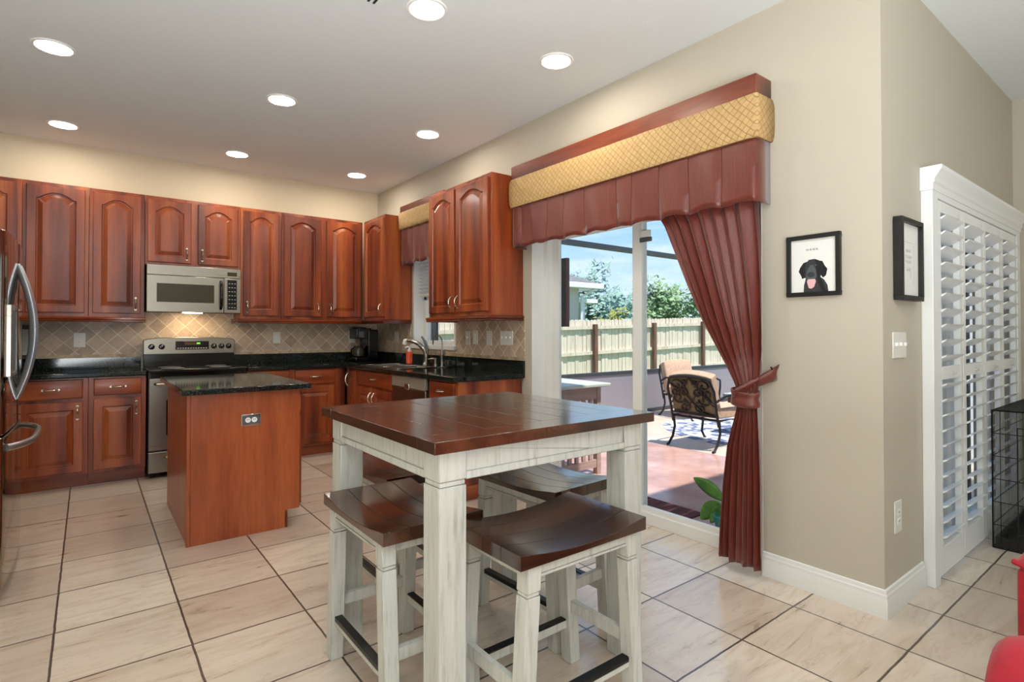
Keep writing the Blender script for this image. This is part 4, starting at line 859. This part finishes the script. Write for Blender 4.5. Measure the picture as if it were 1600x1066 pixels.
for px in (1.53, 2.15):
    for py in (-.88, .20): MB().box(px - .022, px + .022, py - .022, py + .022, 0, .085).build('leg', M['walnut_seat'], f)

# ------------------------------------------------------------------ ceiling lights and vent
LB = ['recessed ceiling light at the upper left of the kitchen, nearer of its column', 'recessed ceiling light at far left nearest the cabinets', 'recessed ceiling light in the middle of the kitchen ceiling', 'recessed ceiling light above the microwave side of the kitchen', 'recessed ceiling light nearest the cabinet corner', 'recessed ceiling light above the sink, right column middle', 'recessed ceiling light just inside the patio door pelmet', 'largest recessed ceiling light, cut by the top edge beside the vent']
for (x_, y_), lb in zip(((-.17, 4.135), (-.17, 5.64), (1.082, 4.085), (1.084, 5.58), (2.23, 5.56), (2.237, 4.043), (2.251, 2.468), (1.364, 2.477)), LB):
    f = thing('recessed_light', lb, 'ceiling light', (x_, y_, ZC), 'recessed ceiling lights')
    MB().lathe((x_, y_, ZC), [(.086, -.003), (.088, -.008), (.102, -.007), (.106, -.001)], n=32).build('trim_ring', M['bwhite'], f)
    MB().lathe((x_, y_, ZC), [(.0, -.0045), (.085, -.0045), (.086, -.003)], n=32).build('lens', M['lamp'], f)
f = thing('ceiling_vent', 'white slotted air vent at the top edge of the ceiling', 'vent', (1.03, 2.60, ZC))
MB().box(.86, 1.165, 2.50, 2.605, ZC - .006, ZC - .0005).build('frame', M['ceil'], f, bev=.002)
mb = MB()
for k in range(9): mb.box(.885 + k * .029, .897 + k * .029, 2.515, 2.59, ZC - .008, ZC - .006)
mb.build('slots', M['dgrey'], f)

# ------------------------------------------------------------------ outdoors: ground, lanai
GZ = -.03
struct('patio_slab', MB().box(XO, 5.16, 1.11, 5.7, -.15, GZ), M['deck'], smooth=False)
struct('patio_border', MB().box(5.16, 10.5, 1.11, 5.7, -.15, GZ), M['conc'], smooth=False)
struct('ground', MB().box(XO, 80, 1.11, 80, -.40, -.16).box(-20, XO, 6.4, 80, -.40, -.16), M['grass'], smooth=False)
f = thing('screen_enclosure', 'dark bronze lanai screen frame with grey kick panels', 'screen enclosure', (6.8, 5.6, GZ))
for x_ in (3.15, 6.83, 10.4): box_part('post', M['bronze'], f, (x_, x_ + .07, 5.56, 5.64, GZ, 2.55))
box_part('top_beam', M['bronze'], f, (XO + .02, 10.47, 5.55, 5.65, 2.475, 2.545)); box_part('mid_rail', M['bronze'], f, (3.22, 10.4, 5.575, 5.625, .60, .65))
for a, b in ((3.22, 6.83), (6.90, 10.4)): box_part('kick_panel', M['kick'], f, (a, b, 5.59, 5.61, GZ + .06, .60), bev=0)
box_part('bottom_rail', M['bronze'], f, (3.22, 10.4, 5.575, 5.625, GZ, GZ + .06))
# white wall added outside as a bright backdrop between the shutter louvers
struct('wall_backdrop', MB().box(5.62, 9.0, 1.45, 1.80, -.15, 2.9), M['fascia'], smooth=False)
# fence
f = thing('wooden_fence', 'weathered wooden picket fence behind the lanai', 'fence', (10, 10.2, -.2))
sl = .027; zz = lambda x: (x - 9.3) * sl
mbp = [MB() for _ in range(1)]; x_ = 2.2
fz0 = -.3
while x_ < 19.5:
    w_ = .128 + random.uniform(-.006, .006); b = random.uniform(-.012, .012); c_ = zz(x_)
    top = 1.545 + c_ + random.uniform(-.012, .012)
    pts = [(x_, 10.26 + b, fz0), (x_ + w_, 10.26 + b, fz0), (x_ + w_, 10.26 + b, top - .035), (x_ + w_ * .72, 10.26 + b, top), (x_ + w_ * .28, 10.26 + b, top), (x_, 10.26 + b, top - .035)]
    mbp[0].prism(pts, (0, .018, 0)); x_ += w_ + .012
o = mbp[0].build('pickets', M['fence'], f, smooth=False)
for zr in (.0, .66, 1.335):
    MB().hexa([(2.2, 10.2, zr - .045 + zz(2.2)), (19.5, 10.2, zr - .045 + zz(19.5)), (19.5, 10.245, zr - .045 + zz(19.5)), (2.2, 10.245, zr - .045 + zz(2.2))], [(2.2, 10.2, zr + .045 + zz(2.2)), (19.5, 10.2, zr + .045 + zz(19.5)), (19.5, 10.245, zr + .045 + zz(19.5)), (2.2, 10.245, zr + .045 + zz(2.2))]).build('rail', M['fence'], f, smooth=False)
for px in (3.3, 5.75, 8.2, 10.65, 13.13, 15.6, 18.0): box_part('post', M['post'], f, (px - .055, px + .055, 10.10, 10.20, fz0, 1.42 + zz(px)), bev=.003)
# neighbour house
f = thing('neighbour_house', 'pale stucco house with grey shingle roof beyond the fence', 'house', (11, 15, -.2))
MB().box(3.5, 13.05, 13.2, 20, -.3, 2.72).build('wall', M['stucco'], f, smooth=False)
MB().box(3.1, 13.75, 12.85, 20.4, 2.72, 2.74).build('soffit', M['fascia'], f, smooth=False)
MB().box(3.0, 13.85, 12.78, 12.85, 2.70, 2.88).box(13.75, 13.85, 12.85, 20.4, 2.70, 2.88).build('gutter', M['fascia'], f, bev=.02)
MB().add([(3.0, 12.8, 2.86), (13.85, 12.8, 2.86), (13.85, 20.4, 2.86), (3.0, 20.4, 2.86), (6.8, 16.6, 4.55), (10.0, 16.6, 4.55)], [(0, 1, 5, 4), (1, 2, 5), (2, 3, 4, 5), (3, 0, 4), (3, 2, 1, 0)]).build('roof', M['shingle'], f, smooth=False)
MB().tube([(13.5, 12.82, 2.72), (13.35, 12.95, 2.6), (13.12, 13.12, 2.45), (13.10, 13.12, -.2)], .05, 8).build('downspout', M['fascia'], f)
MB().box(13.05, 14.4, 13.6, 16.5, 2.28, 2.42).build('porch_roof', M['fascia'], f); MB().box(13.65, 13.8, 13.65, 13.8, -.3, 2.28).build('porch_post', M['fascia'], f)
MB().box(13.06, 13.5, 14.0, 14.05, -.2, 2.28).build('porch_screen', M['greyplastic'], f)
# trees
def leaves(c, rx, ry, rz, n, size, seed, shape='ball'):
    rnd = random.Random(seed); mb = MB(); cl_ = [(rnd.gauss(0, .42), rnd.gauss(0, .42), rnd.gauss(0, .42)) for _ in range(max(8, n // 70))]
    for i in range(n):
        if shape == 'ball':
            k = rnd.choice(cl_); p = Vector((c[0] + rx * (k[0] + rnd.gauss(0, .16)), c[1] + ry * (k[1] + rnd.gauss(0, .16)), c[2] + rz * (k[2] + rnd.gauss(0, .16))))
        else:
            h_ = rnd.random(); rr_ = (1 - h_ * .75); a = rnd.random() * 2 * PI; q = rnd.random() ** .5
            p = Vector((c[0] + rx * rr_ * q * math.cos(a), c[1] + ry * rr_ * q * math.sin(a), c[2] + rz * (h_ * 2 - 1)))
        u = Vector((rnd.gauss(0, 1), rnd.gauss(0, 1), rnd.gauss(0, 1))).normalized(); w_ = u.orthogonal().normalized(); s_ = size * rnd.uniform(.6, 1.4)
        mb.add([p - u * s_, p + w_ * s_ * .5, p + u * s_, p - w_ * s_ * .5], [(0, 1, 2, 3)])
    return mb
def tree(label, x_, y_, zc, r_, rz, m, n, size, seed, shape='ball', name='tree', g='trees beyond the fence'):
    f = thing(name, label, 'tree', (x_, y_, -.16), g)
    leaves((x_, y_, zc), r_, r_, rz, n, size, seed, shape).build('crown', m, f, smooth=False)
    MB().tube([(x_, y_, -.16), (x_ + .05, y_, zc * .5), (x_, y_, zc)], [.16, .12, .05], 8).build('trunk', M['bark'], f)
tree('columnar yellow-green conifer beside the patio door mullion', 31.6, 26, 2.6, .62, 2.6, M['leafC'], 2600, .16, 3, 'cone', 'conifer')
tree('blue-green bushy tree right of the neighbouring house', 25.0, 23.5, 2.0, 2.2, 2.2, M['leafB'], 5200, .2, 4)
tree('tall blue-green tree left of the columnar conifer', 33.5, 34, 3.2, 2.0, 3.0, M['leafB'], 4600, .22, 5)
tree('green tree right of the columnar conifer', 37.5, 28, 2.4, 2.2, 2.6, M['leafA'], 6000, .22, 6)
tree('wide green tree behind the curtain edge', 44, 26, 2.6, 2.2, 2.8, M['leafA'], 6000, .25, 8)
tree('low yellow-green shrub along the fence beside the house', 19.5, 17.5, 1.0, 1.2, 1.0, M['leafC'], 3600, .12, 7, name='shrub')
tree('low green shrub along the fence right of the mullion', 25.5, 17.0, 1.0, 1.6, 1.1, M['leafA'], 4200, .13, 9, name='shrub')
# things on the lanai
f = thing('console_table', 'taupe slatted patio table with grey top outside the left glass panel', 'table', (3.35, 3.8, GZ))
CX0, CX1, CY0, CY1 = 3.02, 3.66, 3.42, 4.15
box_part('table_top', M['taupetop'], f, (2.96, 3.73, 3.36, 4.21, .755, .785), bev=.008)
for x_ in (CX0, CX1 - .05):
    for y_ in (CY0, CY1 - .05): box_part('leg', M['taupe'], f, (x_, x_ + .05, y_, y_ + .05, GZ, .755))
box_part('apron', M['taupe'], f, (CX0 + .05, CX1 - .05, CY0 + .005, CY0 + .03, .64, .755)); box_part('apron', M['taupe'], f, (CX0 + .05, CX1 - .05, CY1 - .03, CY1 - .005, .64, .755)); box_part('bottom_rail', M['taupe'], f, (CX0 + .05, CX1 - .05, CY0 + .005, CY0 + .03, .03, .10))
for k in range(6): box_part('slat', M['taupe'], f, (CX0 + .075 + k * .085, CX0 + .115 + k * .085, CY0 + .008, CY0 + .026, .10, .64))
mb = MB()
for k in range(5): mb.box(CX0 + .01, CX1 - .01, CY0 + .06 + k * .125, CY0 + .14 + k * .125, .14, .16)
mb.build('shelf', M['taupe'], f)
f = tag(MB().lathe((3.10, 4.02, .785), [(.02, 0), (.055, .02), (.06, .05), (.03, .075), (.001, .08)], n=14).lathe((3.22, 4.05, .785), [(.02, 0), (.05, .018), (.055, .045), (.03, .07), (.001, .075)], n=14).build('pine_cones', mat('pine_cone', (112, 66, 34), .8)), 'pair of brown pine cones on the grey patio table', 'pine cones')
bpy.data.objects.remove(f)
for k, (a, b) in enumerate(((3.08, 3.80), (3.17, 3.83))):
    tag(MB().lathe((a, b, .785), [(.018, 0), (.042, .018), (.046, .045), (.026, .068), (.001, .074)], n=12).build('pine_cone', mat('pine_cone', (112, 66, 34), .8)), ('brown pine cone on the grey patio table, nearer the house wall', 'brown pine cone on the grey patio table, farther from the wall')[k], 'pine cone', 'pine cones on the patio table')
f = thing('hanging_panel', 'dark maroon flat panel hung outside beside the door jamb', 'panel', (3.4, 3.9, 1.29))
box_part('panel', M['maroon'], f, (3.39, 3.43, 3.585, 4.20, 1.29, 1.91)); MB().tube([(XO, 4.0, 1.6), (3.39, 4.0, 1.6)], .02, 8).build('bracket', M['bronze'], f)
tag(MB().prism([(3.13, 2.21, GZ), (3.40, 2.21, GZ), (3.40, 3.0, GZ), (3.13, 3.0, GZ)], (0, 0, .012)).build('doormat', nmat('striped_mat', [(.40, (58, 14, 20)), (.55, (88, 28, 32)), (.66, (150, 92, 84))], (2, 16, 1), .95), bev=.004), 'dark red striped doormat outside the glass door', 'doormat')
# potted plant
f = thing('potted_plant', 'broad-leaved green plant in a teal pot just outside the glass', 'plant', (3.14, 1.86, GZ))
MB().lathe((3.14, 1.86, GZ), [(.06, 0), (.075, .01), (.095, .12), (.10, .135), (.09, .135), (.08, .12)], n=20).build('pot', M['teal'], f)
def leaf(a, tip, wd, bend):
    a = Vector(a); tip = Vector(tip); d_ = tip - a; n_ = d_.cross(Vector((1, .45, .1))).normalized(); up_ = n_.cross(d_).normalized(); rows = []
    for i in range(11):
        t_ = i / 10; w_ = wd * math.sin(PI * min(1, t_ * .96 + .03)) ** .7; c0 = a + d_ * t_ + up_ * bend * math.sin(PI * t_)
        rows.append([c0 + n_ * w_ * q + up_ * (-.25 * w_ * (1 - abs(q))) for q in (-1, -.5, 0, .5, 1)])
    MB().grid(rows).build('leaf', M['leafP'], f, ang=80, solid=.0015)
for a, tp, wd, bd in (((3.12, 1.89, .20), (3.10, 2.09, .30), .045, .02), ((3.12, 1.92, .18), (3.09, 2.03, .05), .05, .03), ((3.12, 1.90, .16), (3.10, 1.97, .04), .035, .03), ((3.14, 1.86, .2), (3.2, 1.84, .38), .04, .02), ((3.15, 1.85, .2), (3.25, 1.74, .28), .04, .02), ((3.12, 1.84, .2), (3.10, 1.72, .32), .04, .02)):
    leaf(a, tp, wd, bd)
for tp in ((3.12, 1.89, .20), (3.12, 1.92, .18), (3.14, 1.86, .2), (3.15, 1.85, .2)): MB().tube([(3.14, 1.86, .08), tp], .004, 6).build('stem', M['leafA'], f)
# rug
mr = mat('blue_floral_rug', rough=.95); t = mr.node_tree; vo = N(t, 'ShaderNodeTexVoronoi', ins={'Scale': 5.5}); tcx = N(t, 'ShaderNodeTexCoord'); L(t, tcx, 'Object', vo, 'Vector'); r = ramp(t, [(.18, lin((206, 204, 204))), (.3, lin((104, 116, 152))), (.48, lin((88, 100, 140))), (.55, lin((206, 204, 200)))]); L(t, vo, 'Distance', r, 0); L(t, r, 0, t.nodes['Principled BSDF'], 'Base Color')
f = tag(MB().prism([(6.75 + 1.12 * math.cos(2 * PI * i / 48), 3.35 + 1.5 * math.sin(2 * PI * i / 48), GZ) for i in range(48)], (0, 0, .005)).build('outdoor_rug', mr, smooth=False), 'oval blue and white patterned outdoor rug under the patio chairs', 'rug')
# patio chairs (local: faces +x, origin at floor centre)
def scroll(cx, cy, r0, turns, s0, dirn=1, n=26):
    return [(cx + r0 * (1 - .75 * i / n) * math.cos(s0 + dirn * 2 * PI * turns * i / n), cy + r0 * (1 - .75 * i / n) * math.sin(s0 + dirn * 2 * PI * turns * i / n)) for i in range(n + 1)]
def make_chair(label, cush, back):
    f = thing('patio_chair', label, 'chair', (0, 0, 0), 'cast metal patio chairs')
    W = .29
    bk = lambda y, h: (-.29 - .11 * h, y, .32 + .46 * h)      # point on the reclined back plane
    lean = lambda y, h, d: tuple(Vector(bk(y, h)) + Vector((.9, 0, .43)) * d)
    for s_ in (-1, 1):
        MB().tube([bk(s_ * W, -.12), bk(s_ * W, .3), bk(s_ * W * 1.02, .7), bk(s_ * W * .9, .93)], .014, 8).build('back_post', M['iron'], f)
        MB().tube([(-.27, s_ * W, .33), (-.25, s_ * W, .20), (-.29, s_ * W, .09), (-.36, s_ * W, .015), (-.385, s_ * W, .012)], .014, 8).build('leg', M['iron'], f)
        MB().tube([(.26, s_ * W, .33), (.28, s_ * W, .2), (.26, s_ * W, .09), (.31, s_ * W, .015), (.33, s_ * W, .012)], .014, 8).build('leg', M['iron'], f)
        MB().tube([bk(s_ * W, .45), (-.2, s_ * (W + .03), .59), (.1, s_ * (W + .04), .60), (.26, s_ * (W + .02), .56), (.28, s_ * W, .48), (.26, s_ * W, .33)], .014, 8).build('arm', M['iron'], f)
    MB().tube([(-.27, -W, .33), (.26, -W, .33), (.26, W, .33), (-.27, W, .33)], .014, 8, closed=True).build('seat_frame', M['iron'], f)
    MB().tube([bk(W * .9 * math.cos(PI * i / 16), .93 + .09 * math.sin(PI * i / 16)) for i in range(17)], .015, 8).build('top_rail', M['iron'], f)
    mb = MB()
    for s_ in (-1, 1):
        for cy, ch, r_, st_, dr_ in ((.17, .80, .085, PI, -1), (.17, .48, .085, PI, 1), (.09, .62, .07, 0, 1), (.10, .28, .08, PI / 2, 1), (.20, .62, .06, PI, 1), (.06, .86, .05, -PI / 2, 1)):
            mb.tube([bk(s_ * y, ch + (h - ch)) for y, h in [(cy + a, ch + b / .59) for a, b in [(p[0], p[1]) for p in scroll(0, 0, r_, 1.15, st_, dr_)]]], .009, 6)
        mb.tube([bk(s_ * .0, .98), bk(s_ * .12, .72), bk(s_ * .0, .42), bk(s_ * .13, .18), bk(s_ * .27, .12)], .010, 6)
        mb.tube([bk(s_ * .28, .85), bk(s_ * .13, .66), bk(s_ * .27, .35)], .009, 6)
    mb.tube([bk(-W, .12), bk(W, .12)], .011, 6)
    mb.build('back_lattice', M['iron'], f)
    rows = []
    def slab(name, fn, mt):
        m_ = MB(); A = [[fn(i / 10, j / 10, 1) for i in range(11)] for j in range(11)]; B_ = [[fn(i / 10, j / 10, 0) for i in range(11)] for j in range(11)]
        m_.grid(A).grid(B_)
        for k in range(10):
            for q in (0, 10): m_.add([A[q][k], A[q][k + 1], B_[q][k + 1], B_[q][k]], [(0, 1, 2, 3)]); m_.add([A[k][q], A[k + 1][q], B_[k + 1][q], B_[k][q]], [(0, 1, 2, 3)])
        return m_.build(name, mt, f, ang=60, bev=.012)
    puff = lambda i, j: (1 - abs(2 * i - 1) ** 4) * (1 - abs(2 * j - 1) ** 4)
    slab('seat_cushion', lambda i, j, k: (-.25 + .52 * i, -.27 + .54 * j, (.455 + .025 * puff(i, j)) if k else .345), cush)
    slab('back_cushion', lambda i, j, k: lean(-.27 + .54 * i, .06 + (.93 + .07 * (1 - (2 * i - 1) ** 2)) * j, (.12 + .03 * puff(i, j)) if k else .022), cush)
    slab('cushion_cover', lambda i, j, k: lean(-.268 + .536 * i, .065 + (.92 + .07 * (1 - (2 * i - 1) ** 2)) * j, .021 if k else .017), back)
    return f
ch = make_chair('cast metal patio chair with ornate scroll back turned to the door', M['cush'], M['cushback'])
ch.location = (5.56, 3.53, GZ); ch.rotation_euler = (0, 0, -.03)
copy_tree(ch, (7.15, 4.85, GZ), -PI / 2 - .2, 'tan cushioned patio chair facing the fire table, just right of the door mullion')
c3 = make_chair('navy cushioned patio chair at far side of the fire table', M['navy'], M['navy']); c3.location = (8.5, 4.5, GZ); c3.rotation_euler = (0, 0, PI + .5)
f = thing('fire_table', 'low burgundy fire table with pale mosaic top beyond the curtain', 'table', (6.85, 3.2, GZ))
mm_ = nmat('pale_mosaic', [(.4, (110, 116, 136)), (.5, (214, 214, 214))], (40, 40, 40), .3)
box_part('mosaic_top', mm_, f, (6.3, 7.4, 2.5, 3.82, .44, .475)); box_part('apron', M['terr'], f, (6.34, 7.36, 2.54, 3.78, .24, .44)); box_part('base', M['cream'], f, (6.55, 7.15, 2.75, 3.57, GZ + .006, .24))
